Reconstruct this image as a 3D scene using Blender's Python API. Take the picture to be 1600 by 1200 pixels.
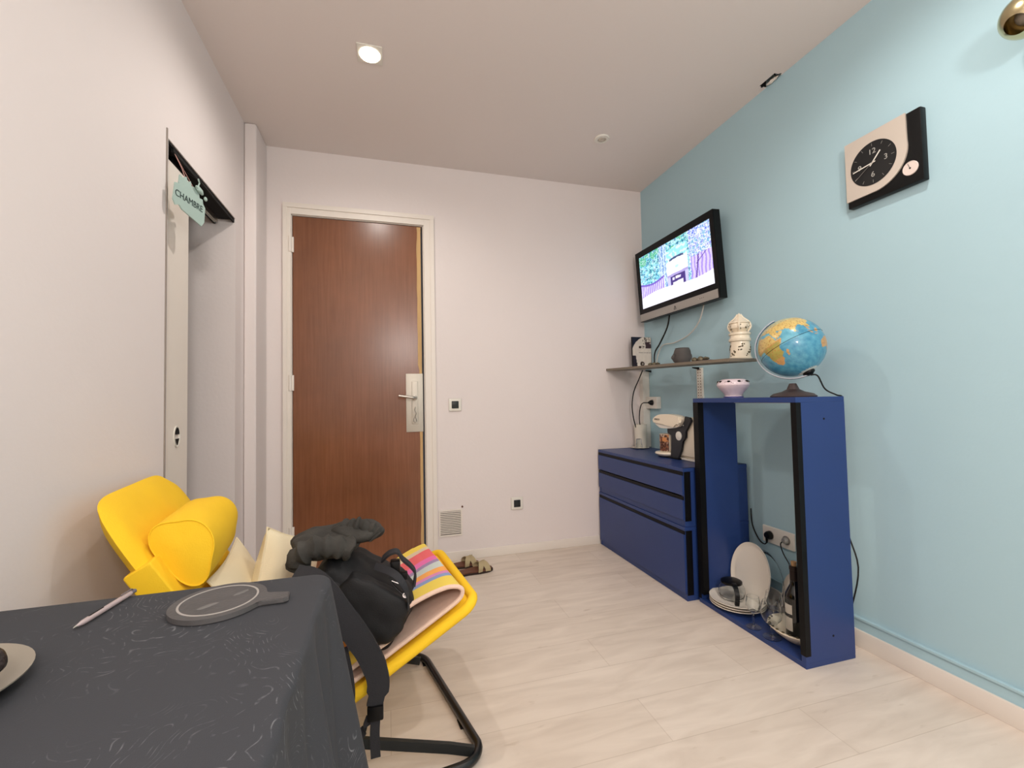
import bpy, bmesh, math, random
from mathutils import Vector, Matrix, noise
random.seed(7)
sc = bpy.context.scene
for o in list(bpy.data.objects): bpy.data.objects.remove(o)
col = sc.collection
# ------------------------------------------------------------------ camera
YAW, PITCH, ROLL, FPX = 0.2756, 0.0353, -0.0193, 686.6
Fv = Vector((math.sin(YAW)*math.cos(PITCH), math.cos(YAW)*math.cos(PITCH), math.sin(PITCH)))
Rv = Vector((math.cos(YAW), -math.sin(YAW), 0)); Uv = Rv.cross(Fv)
R2 = Rv*math.cos(ROLL)+Uv*math.sin(ROLL); U2 = -Rv*math.sin(ROLL)+Uv*math.cos(ROLL)
cam = bpy.data.cameras.new('camera'); camo = bpy.data.objects.new('camera', cam); col.objects.link(camo)
cam.sensor_width = 36; cam.lens = 36*FPX/1600; cam.clip_start = .02
m = Matrix((R2, U2, -Fv)).transposed().to_4x4(); m.translation = (0, 0, 1.0); camo.matrix_world = m
sc.camera = camo
# ------------------------------------------------------------------ world, view
w = bpy.data.worlds.new('world'); sc.world = w; w.use_nodes = True
w.node_tree.nodes['Background'].inputs[0].default_value = (.8, .85, 1, 1)
w.node_tree.nodes['Background'].inputs[1].default_value = .05
sc.view_settings.view_transform = 'Standard'; sc.view_settings.look = 'None'
sc.view_settings.exposure = 0.06; sc.view_settings.gamma = 1; sc.view_settings.use_curve_mapping = False
# ------------------------------------------------------------------ lights (ceiling spots of the room)
XR, YB, H, XL, YR = 1.794, 2.788, 2.5, -.723, -2.2
LIT = [(-.062, 1.93, 25), (1.15, .80, 27), (.55, -.50, 22), (-.25, .30, 9), (1.2, -1.4, 16)]
for i, (x, y, p) in enumerate(LIT):
    l = bpy.data.lights.new('spot_bulb', 'SPOT'); l.energy = p*1.0; l.color = (1, .935, .875)
    l.spot_size = math.radians(168); l.spot_blend = .7; l.shadow_soft_size = .03
    o = bpy.data.objects.new('spot_bulb', l); col.objects.link(o); o.location = (x, y, H-.02)
# added fill light, unseen behind the camera (its made-up pendant is built further down)
FILL_POS = (.25, -.95, 1.80)
l = bpy.data.lights.new('fill_light', 'POINT'); l.energy = 68; l.color = (1, .945, .905); l.shadow_soft_size = .15
o = bpy.data.objects.new('fill_light', l); col.objects.link(o); o.location = FILL_POS
# ------------------------------------------------------------------ helpers
def lin(c):
    return tuple(((v/255)/12.92 if v/255 <= .04045 else ((v/255+.055)/1.055)**2.4) for v in c)
MATS = {}
def mat(name, rgb, rough=.6, metal=0, bump=0, bscale=200, var=0, vscale=6, trans=0, emit=0, attr=None, ior=1.45, coat=0, spec=.5, stretch=None):
    m = bpy.data.materials.new(name); m.use_nodes = True; nt = m.node_tree; b = nt.nodes['Principled BSDF']
    c = lin(rgb); b.inputs['Base Color'].default_value = (*c, 1)
    b.inputs['Roughness'].default_value = rough; b.inputs['Metallic'].default_value = metal
    b.inputs['IOR'].default_value = ior; b.inputs['Transmission Weight'].default_value = trans
    b.inputs['Coat Weight'].default_value = coat; b.inputs['Specular IOR Level'].default_value = spec
    tc = nt.nodes.new('ShaderNodeTexCoord')
    src = tc.outputs['Object']
    if stretch:
        mp = nt.nodes.new('ShaderNodeMapping'); mp.inputs['Scale'].default_value = stretch
        nt.links.new(src, mp.inputs[0]); src = mp.outputs[0]
    if var:
        n = nt.nodes.new('ShaderNodeTexNoise'); n.inputs['Scale'].default_value = vscale; n.inputs['Detail'].default_value = 6
        nt.links.new(src, n.inputs['Vector'])
        mx = nt.nodes.new('ShaderNodeMix'); mx.data_type = 'RGBA'
        mx.inputs[6].default_value = (*[v*(1-var) for v in c], 1); mx.inputs[7].default_value = (*[min(1, v*(1+var)) for v in c], 1)
        nt.links.new(n.outputs['Fac'], mx.inputs[0]); nt.links.new(mx.outputs[2], b.inputs['Base Color'])
    if attr:
        a = nt.nodes.new('ShaderNodeAttribute'); a.attribute_name = attr
        nt.links.new(a.outputs['Color'], b.inputs['Base Color'])
        if emit:
            nt.links.new(a.outputs['Color'], b.inputs['Emission Color']); b.inputs['Emission Strength'].default_value = emit
            b.inputs['Base Color'].default_value = (0, 0, 0, 1); nt.links.remove(b.inputs['Base Color'].links[0])
    elif emit:
        b.inputs['Emission Color'].default_value = (*c, 1); b.inputs['Emission Strength'].default_value = emit
    if bump:
        n = nt.nodes.new('ShaderNodeTexNoise'); n.inputs['Scale'].default_value = bscale; n.inputs['Detail'].default_value = 4
        nt.links.new(src, n.inputs['Vector'])
        bp = nt.nodes.new('ShaderNodeBump'); bp.inputs['Strength'].default_value = bump; bp.inputs['Distance'].default_value = .002
        nt.links.new(n.outputs['Fac'], bp.inputs['Height']); nt.links.new(bp.outputs[0], b.inputs['Normal'])
    MATS[name] = m
    return m
class MB:
    """collects geometry of ONE part"""
    def __init__(s): s.bm = bmesh.new()
    def box(s, x0, x1, y0, y1, z0, z1, bev=0, seg=2, mi=0):
        x0, x1 = sorted((x0, x1)); y0, y1 = sorted((y0, y1)); z0, z1 = sorted((z0, z1))
        r = bmesh.ops.create_cube(s.bm, size=1); vs = r['verts']
        for v in vs:
            v.co = Vector((x0+(v.co.x+.5)*(x1-x0), y0+(v.co.y+.5)*(y1-y0), z0+(v.co.z+.5)*(z1-z0)))
        fs = {f for v in vs for f in v.link_faces}
        for f in fs: f.material_index = mi
        if bev:
            es = {e for v in vs for e in v.link_edges}
            bmesh.ops.bevel(s.bm, geom=list(es), offset=bev, segments=seg, profile=.6, affect='EDGES')
        return s
    def lathe(s, prof, c=(0, 0, 0), seg=32, axis=None, mi=0, cap=True):
        """prof: list of (r, h); axis: direction (default +z)"""
        q = Vector((0, 0, 1)).rotation_difference(Vector(axis or (0, 0, 1))); c = Vector(c)
        rings = []
        for r, h in prof:
            if r < 1e-5: rings.append([s.bm.verts.new(c+q @ Vector((0, 0, h)))])
            else: rings.append([s.bm.verts.new(c+q @ Vector((r*math.cos(2*math.pi*i/seg), r*math.sin(2*math.pi*i/seg), h))) for i in range(seg)])
        for a, b in zip(rings, rings[1:]):
            for i in range(seg):
                j = (i+1) % seg
                if len(a) == 1 and len(b) == 1: continue
                if len(a) == 1: f = (a[0], b[i], b[j])
                elif len(b) == 1: f = (a[i], a[j], b[0])
                else: f = (a[i], a[j], b[j], b[i])
                try: s.bm.faces.new(f).material_index = mi
                except ValueError: pass
        if cap:
            for r in (rings[0], rings[-1]):
                if len(r) > 2:
                    try: s.bm.faces.new(r).material_index = mi
                    except ValueError: pass
        return s
    def tube(s, pts, r, seg=10, closed=False, mi=0, sm=0):
        pts = [Vector(p) for p in pts]
        if sm: pts = smooth(pts, sm, closed)
        n = len(pts); rings = []; up = None
        for i, p in enumerate(pts):
            if closed: t = pts[(i+1) % n]-pts[i-1]
            else: t = pts[min(i+1, n-1)]-pts[max(i-1, 0)]
            t.normalize()
            if up is None:
                up = t.cross(Vector((0, 0, 1)) if abs(t.z) < .9 else Vector((1, 0, 0))).normalized()
            up = (up-t*up.dot(t)).normalized(); w_ = t.cross(up)
            rr = lerpl(r, i/max(1, n-1)) if isinstance(r, (list, tuple)) else r
            rings.append([s.bm.verts.new(p+up*rr*math.cos(2*math.pi*k/seg)+w_*rr*math.sin(2*math.pi*k/seg)) for k in range(seg)])
        pairs = list(zip(rings, rings[1:]))
        if closed: pairs.append((rings[-1], rings[0]))
        for a, b in pairs:
            for k in range(seg):
                j = (k+1) % seg; s.bm.faces.new((a[k], a[j], b[j], b[k])).material_index = mi
        if not closed:
            s.bm.faces.new(rings[0]); s.bm.faces.new(rings[-1])
        return s
    def ribbon(s, pts, width, th, side=(0, 0, 1), sm=0, mi=0):
        pts = [Vector(p) for p in pts]
        if sm: pts = smooth(pts, sm)
        n = len(pts); rings = []; side = Vector(side)
        for i, p in enumerate(pts):
            t = (pts[min(i+1, n-1)]-pts[max(i-1, 0)]).normalized()
            sd = (side-t*side.dot(t)).normalized(); nn = t.cross(sd)
            wd = width[int(i/(n-1)*(len(width)-1)+.5)] if isinstance(width, (list, tuple)) else width
            rings.append([s.bm.verts.new(p+sd*a*wd/2+nn*b*th/2) for a, b in ((-1, -1), (1, -1), (1, 1), (-1, 1))])
        for a, b in zip(rings, rings[1:]):
            for k in range(4):
                j = (k+1) % 4; s.bm.faces.new((a[k], a[j], b[j], b[k])).material_index = mi
        s.bm.faces.new(rings[0]); s.bm.faces.new(rings[-1])
        return s
    def prism(s, poly, depth, origin=(0, 0, 0), U=(1, 0, 0), V=(0, 1, 0), mi=0, bev=0):
        o = Vector(origin); U = Vector(U); V = Vector(V); N = U.cross(V).normalized()
        a = [s.bm.verts.new(o+U*x+V*y) for x, y in poly]; b = [s.bm.verts.new(o+U*x+V*y+N*depth) for x, y in poly]
        n = len(a); fs = [s.bm.faces.new(a[::-1]), s.bm.faces.new(b)]
        for i in range(n):
            j = (i+1) % n; fs.append(s.bm.faces.new((a[i], a[j], b[j], b[i])))
        for f in fs: f.material_index = mi
        if bev:
            es = set(fs[0].edges) | set(fs[1].edges)
            bmesh.ops.bevel(s.bm, geom=list(es), offset=bev, segments=2, affect='EDGES')
        return s
    def blob(s, c, r, sub=3, amp=0, freq=3, p=2.0, rot=None, seed=0, mi=0, fn=None):
        """super-ellipsoid with noise"""
        rr = bmesh.ops.create_icosphere(s.bm, subdivisions=sub, radius=1)
        c = Vector(c); R_ = rot or Matrix.Identity(3)
        for v in rr['verts']:
            d = v.co.normalized()
            k = (abs(d.x)**p+abs(d.y)**p+abs(d.z)**p)**(-1/p)
            q = Vector((d.x*k*r[0], d.y*k*r[1], d.z*k*r[2]))
            if amp:
                q *= 1+amp*noise.noise(q*freq/max(r)*1.0+Vector((seed*7.1, seed*3.3, 0)))
            if fn: q = fn(q, d)
            v.co = c+R_ @ q
        for f in {f for v in rr['verts'] for f in v.link_faces}: f.material_index = mi
        return s
    def grid(s, fn, nu, nv, mi=0, closeu=False):
        g = [[s.bm.verts.new(fn(i/nu, j/nv)) for j in range(nv+1)] for i in range(nu+(0 if closeu else 1))]
        n = len(g)
        for i in range(nu):
            a = g[i]; b = g[(i+1) % n]
            for j in range(nv): s.bm.faces.new((a[j], b[j], b[j+1], a[j+1])).material_index = mi
        return s
def lerpl(l, f):
    k = f*(len(l)-1); i = min(int(k), len(l)-2); return l[i]+(l[i+1]-l[i])*(k-i)
def smooth(pts, k, closed=False):
    out = []; n = len(pts)
    rng = range(n if closed else n-1)
    for i in rng:
        if closed: p0, p1, p2, p3 = pts[i-1], pts[i], pts[(i+1) % n], pts[(i+2) % n]
        else: p0, p1, p2, p3 = pts[max(i-1, 0)], pts[i], pts[i+1], pts[min(i+2, n-1)]
        for q in range(k):
            t = q/k
            out.append(.5*((2*p1)+(p2-p0)*t+(2*p0-5*p1+4*p2-p3)*t*t+(3*p1-p0-3*p2+p3)*t**3))
    if not closed: out.append(pts[-1])
    return out
WM = {}
def wmat(o):
    return WM.get(o.name, Matrix.Identity(4))
def build(name, mb, mats, parent=None, local=False, origin=None, smooth_=True, subsurf=0, keep=False):
    """links the collected geometry as one object. geometry is in world coords unless local."""
    bm = mb.bm
    bmesh.ops.recalc_face_normals(bm, faces=bm.faces)
    if parent is not None and not local:
        bm.transform(wmat(parent).inverted())
    if parent is None and origin is not None and not local:
        bm.transform(Matrix.Translation(-Vector(origin)))
    me = bpy.data.meshes.new(name); bm.to_mesh(me); bm.free()
    if not isinstance(mats, (list, tuple)): mats = [mats]
    for mm in mats: me.materials.append(mm)
    o = bpy.data.objects.new(name, me); col.objects.link(o)
    if parent is not None: o.parent = parent; WM[o.name] = wmat(parent).copy()
    elif origin is not None: o.location = origin; WM[o.name] = Matrix.Translation(Vector(origin))
    else: WM[o.name] = Matrix.Identity(4)
    if smooth_:
        me.shade_smooth()
        try:
            me.set_sharp_from_angle(angle=math.radians(35))
        except Exception: pass
    if subsurf:
        sm = o.modifiers.new('subsurf', 'SUBSURF'); sm.levels = subsurf; sm.render_levels = subsurf
    return o
def tag(o, label=None, cat=None, group=None, kind=None):
    if label: o['label'] = label
    if cat: o['category'] = cat
    if group: o['group'] = group
    if kind: o['kind'] = kind
    return o
def thing(name, label, cat, loc=(0, 0, 0), rz=0, group=None):
    o = bpy.data.objects.new(name, None); o.empty_display_size = .05; col.objects.link(o)
    o.location = loc; o.rotation_euler = (0, 0, rz)
    WM[o.name] = Matrix.Translation(Vector(loc)) @ Matrix.Rotation(rz, 4, 'Z')
    return tag(o, label, cat, group)
def dup(root, loc, rz, label, group=None):
    r = root.copy(); col.objects.link(r); r.location = loc; r.rotation_euler = (0, 0, rz); tag(r, label, None, group)
    WM[r.name] = Matrix.Translation(Vector(loc)) @ Matrix.Rotation(rz, 4, 'Z')
    for ch in list(root.children):
        c = ch.copy(); col.objects.link(c); c.parent = r
        for g in ch.children:
            d = g.copy(); col.objects.link(d); d.parent = c
    return r
def text_into(mb, s, size, origin, U, V, th=.0005, align='CENTER', mi=0):
    cu = bpy.data.curves.new('t', 'FONT'); cu.body = s; cu.size = size; cu.align_x = align; cu.align_y = 'CENTER'; cu.extrude = th
    to = bpy.data.objects.new('t', cu); col.objects.link(to)
    dg = bpy.context.evaluated_depsgraph_get(); me = bpy.data.meshes.new_from_object(to.evaluated_get(dg))
    U = Vector(U).normalized(); V = Vector(V).normalized(); N = U.cross(V); M = Matrix((U, V, N)).transposed().to_4x4(); M.translation = Vector(origin)
    me.transform(M); n0 = len(mb.bm.faces); mb.bm.from_mesh(me); mb.bm.faces.ensure_lookup_table()
    for f in mb.bm.faces[n0:]: f.material_index = mi
    bpy.data.meshes.remove(me); bpy.data.objects.remove(to); bpy.data.curves.remove(cu)
    return mb
def paint(o, fn, name='Col'):
    me = o.data; a = me.color_attributes.new(name, 'FLOAT_COLOR', 'POINT'); buf = []
    for v in me.vertices:
        c = fn(v.co); buf += [c[0], c[1], c[2], 1]
    a.data.foreach_set('color', buf)
def inpoly(x, y, poly):
    r = False; j = len(poly)-1
    for i in range(len(poly)):
        xi, yi = poly[i]; xj, yj = poly[j]
        if (yi > y) != (yj > y) and x < (xj-xi)*(y-yi)/(yj-yi)+xi: r = not r
        j = i
    return r
def N2(x, y, z=0): return noise.noise(Vector((x, y, z)))
# ------------------------------------------------------------------ materials
M_wall = mat('white_plaster', (230, 221, 218), .75, bump=.25, bscale=60, var=.025, vscale=2)
M_ceil = mat('ceiling_paint', (228, 218, 213), .8, bump=.15, bscale=50)
M_blue = mat('pale_blue_paint', (172, 204, 214), .7, bump=.2, bscale=70, var=.02, vscale=3)
M_trim = mat('white_gloss_trim', (232, 224, 214), .4)
M_white = mat('white_plastic', (230, 226, 216), .35)
M_cream = mat('cream_plastic', (238, 226, 204), .3, coat=.3)
M_black = mat('black_plastic', (7, 7, 8), .4, spec=.3)
M_dark = mat('dark_hollow', (12, 11, 11), .9)
M_cab = mat('blue_lacquered_board', (36, 60, 116), .38, var=.08, vscale=5, bump=.05, bscale=300)
M_cabblk = mat('black_edge_strip', (6, 6, 8), .5, spec=.25)
M_metal = mat('brushed_metal', (190, 186, 178), .35, 1)
M_alu = mat('dull_aluminium_plate', (196, 190, 178), .5, .6, bump=.2, bscale=120, var=.08, vscale=20)
M_brass = mat('warm_brass', (205, 190, 150), .2, 1)
M_chrome = mat('polished_chrome', (215, 215, 215), .12, 1)
M_slate = mat('slate_grey_stone', (84, 82, 82), .6, var=.2, vscale=40, bump=.4, bscale=150)
M_slate2 = mat('pale_groove', (165, 160, 155), .7)
M_yellow = mat('yellow_canvas', (252, 203, 36), .8, bump=.35, bscale=350, var=.05, vscale=12)
M_creamfab = mat('cream_cotton', (238, 224, 190), .9, bump=.4, bscale=300, var=.03, vscale=8)
M_terry = mat('cream_terry', (240, 208, 188), .95, bump=1, bscale=500, var=.08, vscale=60)
M_blackfab = mat('black_nylon', (20, 20, 22), .7, bump=.4, bscale=400)
M_strap = mat('black_webbing', (40, 40, 44), .75, bump=.5, bscale=600)
M_jacket = mat('dark_grey_mottled_fabric', (58, 56, 52), .9, bump=.6, bscale=120, var=.95, vscale=16)
M_tube = mat('black_powder_coated_tube', (13, 14, 14), .35, coat=.2)
M_glass = mat('clear_glass', (252, 254, 254), .01, trans=1, ior=1.30)
M_porc = mat('white_porcelain', (236, 228, 214), .25, coat=.4)
M_ceram = mat('cream_ceramic', (238, 224, 200), .3, coat=.3)
M_ceramlil = mat('lilac_white_ceramic', (226, 208, 214), .3, coat=.3)
M_wood = mat('raw_wood', (200, 164, 112), .7, var=.2, vscale=8, stretch=(6, 6, .6))
M_olive = mat('green_brown_motif', (84, 74, 48), .5)
M_bottle = mat('dark_bottle_glass', (10, 11, 9), .08, coat=.5)
M_label = mat('paper_label', (214, 208, 196), .7)
M_cork = mat('cork', (176, 140, 100), .8)
M_leather = mat('brown_leather', (104, 62, 44), .6)
M_tan = mat('olive_beige_strap', (176, 160, 124), .7)
M_stonehead = mat('dark_grey_stone', (88, 84, 82), .75, bump=.4, bscale=80, var=.15, vscale=20)
M_avo = mat('dark_avocado_skin', (42, 34, 32), .45, bump=1, bscale=160, var=.3, vscale=12)
M_sil = mat('silver_plastic', (170, 166, 160), .35, .5)
M_champ = mat('champagne_metal', (214, 204, 192), .38, .35)
M_greywood = mat('grey_brown_board', (122, 112, 98), .55, var=.1, vscale=8)
M_sign = mat('pale_green_card', (168, 190, 182), .7)
M_attr = mat('printed_picture', (200, 200, 200), .45, attr='Col')
M_screen = mat('lit_screen', (200, 200, 255), .3, attr='Col', emit=1.12)
M_bulb = mat('lit_bulb', (255, 240, 214), .4, emit=14)
M_lamp = mat('frosted_reflector', (200, 190, 176), .4, .2)
M_brownbase = mat('dark_brown_plastic', (66, 54, 52), .45)
M_cablew = mat('white_cable', (208, 206, 198), .5)
M_clear = mat('clear_pen_plastic', (214, 196, 196), .25, trans=.35)
M_cabled = mat('black_cable', (12, 13, 14), .5)

def node_mat(name):
    m = bpy.data.materials.new(name); m.use_nodes = True; return m, m.node_tree, m.node_tree.nodes, m.node_tree.links, m.node_tree.nodes['Principled BSDF']
# floor: whitewashed planks running along x
def floor_material():
    m, nt, n, l, b = node_mat('whitewashed_plank_floor')
    tc = n.new('ShaderNodeTexCoord'); br = n.new('ShaderNodeTexBrick')
    br.inputs['Scale'].default_value = 1; br.inputs['Brick Width'].default_value = 1.25; br.inputs['Row Height'].default_value = .19
    br.inputs['Mortar Size'].default_value = .0014; br.inputs['Mortar Smooth'].default_value = .3; br.offset = .37
    br.inputs['Color1'].default_value = (*lin((222, 210, 197)), 1); br.inputs['Color2'].default_value = (*lin((216, 203, 189)), 1)
    br.inputs['Mortar'].default_value = (*lin((202, 188, 173)), 1)
    l.new(tc.outputs['Object'], br.inputs['Vector'])
    mp = n.new('ShaderNodeMapping'); mp.inputs['Scale'].default_value = (1.6, 8, 1); l.new(tc.outputs['Object'], mp.inputs[0])
    no = n.new('ShaderNodeTexNoise'); no.inputs['Scale'].default_value = 2.2; no.inputs['Detail'].default_value = 9; no.inputs['Distortion'].default_value = .8
    l.new(mp.outputs[0], no.inputs['Vector'])
    cr = n.new('ShaderNodeValToRGB'); cr.color_ramp.elements[0].position = .3; cr.color_ramp.elements[1].position = .7
    cr.color_ramp.elements[0].color = (.86, .83, .81, 1); cr.color_ramp.elements[1].color = (1.1, 1.1, 1.1, 1)
    l.new(no.outputs['Fac'], cr.inputs[0])
    mx = n.new('ShaderNodeMix'); mx.data_type = 'RGBA'; mx.blend_type = 'MULTIPLY'; mx.inputs[0].default_value = .75
    l.new(br.outputs['Color'], mx.inputs[6]); l.new(cr.outputs[0], mx.inputs[7])
    # sparse knots and scratches
    mp2 = n.new('ShaderNodeMapping'); mp2.inputs['Scale'].default_value = (1.5, 5, 1); l.new(tc.outputs['Object'], mp2.inputs[0])
    no2 = n.new('ShaderNodeTexNoise'); no2.inputs['Scale'].default_value = 5; no2.inputs['Detail'].default_value = 5; l.new(mp2.outputs[0], no2.inputs['Vector'])
    cr2 = n.new('ShaderNodeValToRGB'); cr2.color_ramp.elements[0].position = .66; cr2.color_ramp.elements[1].position = .76
    cr2.color_ramp.elements[0].color = (1, 1, 1, 1); cr2.color_ramp.elements[1].color = (.80, .76, .72, 1)
    l.new(no2.outputs['Fac'], cr2.inputs[0])
    mx2 = n.new('ShaderNodeMix'); mx2.data_type = 'RGBA'; mx2.blend_type = 'MULTIPLY'; mx2.inputs[0].default_value = 1
    l.new(mx.outputs[2], mx2.inputs[6]); l.new(cr2.outputs[0], mx2.inputs[7]); l.new(mx2.outputs[2], b.inputs['Base Color'])
    b.inputs['Roughness'].default_value = .42
    bp = n.new('ShaderNodeBump'); bp.inputs['Strength'].default_value = .12; bp.inputs['Distance'].default_value = .002
    l.new(no.outputs['Fac'], bp.inputs['Height']); l.new(bp.outputs[0], b.inputs['Normal'])
    return m
def door_material():
    m, nt, n, l, b = node_mat('dark_red_brown_veneer')
    tc = n.new('ShaderNodeTexCoord'); mp = n.new('ShaderNodeMapping'); mp.inputs['Scale'].default_value = (28, 28, 1.2); l.new(tc.outputs['Object'], mp.inputs[0])
    no = n.new('ShaderNodeTexNoise'); no.inputs['Scale'].default_value = 3; no.inputs['Detail'].default_value = 8; no.inputs['Distortion'].default_value = .4
    l.new(mp.outputs[0], no.inputs['Vector'])
    cr = n.new('ShaderNodeValToRGB'); cr.color_ramp.elements[0].position = .3; cr.color_ramp.elements[1].position = .75
    cr.color_ramp.elements[0].color = (*lin((120, 74, 48)), 1); cr.color_ramp.elements[1].color = (*lin((134, 86, 58)), 1)
    l.new(no.outputs['Fac'], cr.inputs[0])
    n2 = n.new('ShaderNodeTexNoise'); n2.inputs['Scale'].default_value = 3.5; n2.inputs['Detail'].default_value = 7; l.new(tc.outputs['Object'], n2.inputs['Vector'])
    cr2 = n.new('ShaderNodeValToRGB'); cr2.color_ramp.elements[0].color = (.85, .85, .85, 1); cr2.color_ramp.elements[1].color = (1.15, 1.12, 1.1, 1)
    cr2.color_ramp.elements[0].position = .3; cr2.color_ramp.elements[1].position = .75
    l.new(n2.outputs['Fac'], cr2.inputs[0])
    mx = n.new('ShaderNodeMix'); mx.data_type = 'RGBA'; mx.blend_type = 'MULTIPLY'; mx.inputs[0].default_value = 1
    l.new(cr.outputs[0], mx.inputs[6]); l.new(cr2.outputs[0], mx.inputs[7]); l.new(mx.outputs[2], b.inputs['Base Color'])
    b.inputs['Roughness'].default_value = .27
    return m
def cloth_material():
    m, nt, n, l, b = node_mat('charcoal_paisley_cloth')
    tc = n.new('ShaderNodeTexCoord')
    wn = n.new('ShaderNodeTexNoise'); wn.inputs['Scale'].default_value = 7; wn.inputs['Detail'].default_value = 2; l.new(tc.outputs['Object'], wn.inputs['Vector'])
    mxv = n.new('ShaderNodeMix'); mxv.data_type = 'RGBA'; mxv.blend_type = 'ADD'; mxv.inputs[0].default_value = .22
    l.new(tc.outputs['Object'], mxv.inputs[6]); l.new(wn.outputs['Color'], mxv.inputs[7])
    vo = n.new('ShaderNodeTexVoronoi'); vo.inputs['Scale'].default_value = 7; l.new(mxv.outputs[2], vo.inputs['Vector'])
    mt = n.new('ShaderNodeMath'); mt.operation = 'MULTIPLY'; mt.inputs[1].default_value = 105; l.new(vo.outputs['Distance'], mt.inputs[0])
    sn = n.new('ShaderNodeMath'); sn.operation = 'SINE'; l.new(mt.outputs[0], sn.inputs[0])
    cr = n.new('ShaderNodeValToRGB'); cr.color_ramp.elements[0].position = .82; cr.color_ramp.elements[1].position = 1
    l.new(sn.outputs[0], cr.inputs[0])
    n3 = n.new('ShaderNodeTexNoise'); n3.inputs['Scale'].default_value = 60; n3.inputs['Detail'].default_value = 4; l.new(tc.outputs['Object'], n3.inputs['Vector'])
    c3 = n.new('ShaderNodeValToRGB'); c3.color_ramp.elements[0].position = .48; c3.color_ramp.elements[1].position = .68; l.new(n3.outputs['Fac'], c3.inputs[0])
    n4 = n.new('ShaderNodeTexNoise'); n4.inputs['Scale'].default_value = 5; l.new(tc.outputs['Object'], n4.inputs['Vector'])
    c4 = n.new('ShaderNodeValToRGB'); c4.color_ramp.elements[0].position = .42; c4.color_ramp.elements[1].position = .62; l.new(n4.outputs['Fac'], c4.inputs[0])
    a = n.new('ShaderNodeMath'); a.operation = 'MULTIPLY'; l.new(cr.outputs[0], a.inputs[0]); l.new(c3.outputs[0], a.inputs[1])
    a2 = n.new('ShaderNodeMath'); a2.operation = 'MULTIPLY'; l.new(a.outputs[0], a2.inputs[0]); l.new(c4.outputs[0], a2.inputs[1])
    mx = n.new('ShaderNodeMix'); mx.data_type = 'RGBA'; l.new(a2.outputs[0], mx.inputs[0])
    mx.inputs[6].default_value = (*lin((55, 57, 62)), 1); mx.inputs[7].default_value = (*lin((122, 125, 128)), 1)
    l.new(mx.outputs[2], b.inputs['Base Color']); b.inputs['Roughness'].default_value = .85
    bp = n.new('ShaderNodeBump'); bp.inputs['Strength'].default_value = .3; bp.inputs['Distance'].default_value = .001
    nb = n.new('ShaderNodeTexNoise'); nb.inputs['Scale'].default_value = 700; l.new(tc.outputs['Object'], nb.inputs['Vector'])
    l.new(nb.outputs['Fac'], bp.inputs['Height']); l.new(bp.outputs[0], b.inputs['Normal'])
    return m
def stripes_material(y0, y1, stops):
    m, nt, n, l, b = node_mat('multicolour_striped_cotton')
    tc = n.new('ShaderNodeTexCoord'); sp = n.new('ShaderNodeSeparateXYZ'); l.new(tc.outputs['Object'], sp.inputs[0])
    mr = n.new('ShaderNodeMapRange'); mr.inputs[1].default_value = y0; mr.inputs[2].default_value = y1; l.new(sp.outputs['Y'], mr.inputs[0])
    cr = n.new('ShaderNodeValToRGB'); cr.color_ramp.interpolation = 'LINEAR'
    els = cr.color_ramp.elements
    while len(els) > 1: els.remove(els[0])
    els[0].position = 0; els[0].color = (*lin(stops[0][1]), 1)
    for i, (p, c) in enumerate(stops):
        if i: e = els.new(p); e.color = (*lin(c), 1); 
    cr.color_ramp.interpolation = 'CONSTANT'
    l.new(mr.outputs[0], cr.inputs[0]); l.new(cr.outputs[0], b.inputs['Base Color']); b.inputs['Roughness'].default_value = .9
    return m
M_floor = floor_material(); M_door = door_material(); M_cloth = cloth_material()

# ================================================================== SETTING
def slab(name, axis, a0, a1, b0, b1, c0, c1, holes, material, bevel=0):
    """wall as ONE mesh: axis = thickness axis [c0,c1]; a,b the in-plane ranges; holes (a0,a1,b0,b1)"""
    A = sorted({a0, a1, *[h[0] for h in holes], *[h[1] for h in holes]}); B = sorted({b0, b1, *[h[2] for h in holes], *[h[3] for h in holes]})
    mb = MB(); bm = mb.bm; cells = set()
    for i in range(len(A)-1):
        for j in range(len(B)-1):
            ma, mb_ = (A[i]+A[i+1])/2, (B[j]+B[j+1])/2
            if not any(h[0] < ma < h[1] and h[2] < mb_ < h[3] for h in holes): cells.add((i, j))
    def P(a, b, c): return {'x': (c, a, b), 'y': (a, c, b), 'z': (a, b, c)}[axis]
    vc = {}
    def V(i, j, k):
        if (i, j, k) not in vc: vc[(i, j, k)] = bm.verts.new(P(A[i], B[j], (c0, c1)[k]))
        return vc[(i, j, k)]
    for i, j in cells:
        for k in (0, 1): bm.faces.new((V(i, j, k), V(i+1, j, k), V(i+1, j+1, k), V(i, j+1, k)))
        for di, dj, q in ((-1, 0, ((i, j), (i, j+1))), (1, 0, ((i+1, j), (i+1, j+1))), (0, -1, ((i, j), (i+1, j))), (0, 1, ((i, j+1), (i+1, j+1)))):
            if (i+di, j+dj) not in cells:
                (p, q_), (r, s) = q; bm.faces.new((V(p, q_, 0), V(r, s, 0), V(r, s, 1), V(p, q_, 1)))
    return tag(build(name, mb, material, smooth_=False), kind='structure')
XP = -1.75   # far side of the space behind the sliding door
slab('floor', 'z', XP-.1, XR+.1, YR-.1, YB+.2, -.1, 0, [], M_floor)
slab('ceiling', 'z', XL, XR, YR, YB, H, H+.1, [(1.752, 1.794, 1.585, 1.672)], M_ceil)
slab('wall_right', 'x', YR-.1, YB+.12, 0, H+.1, XR, XR+.1, [], M_blue)
slab('wall_back', 'y', XL-.1, XR, 0, H+.1, YB, YB+.12, [(-.538, .226, 0, 2.111)], M_wall)
slab('wall_left', 'x', YR-.1, YB, 0, H+.1, XL-.1, XL, [(1.752, 2.448, 0, 1.926)], M_wall)
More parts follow.
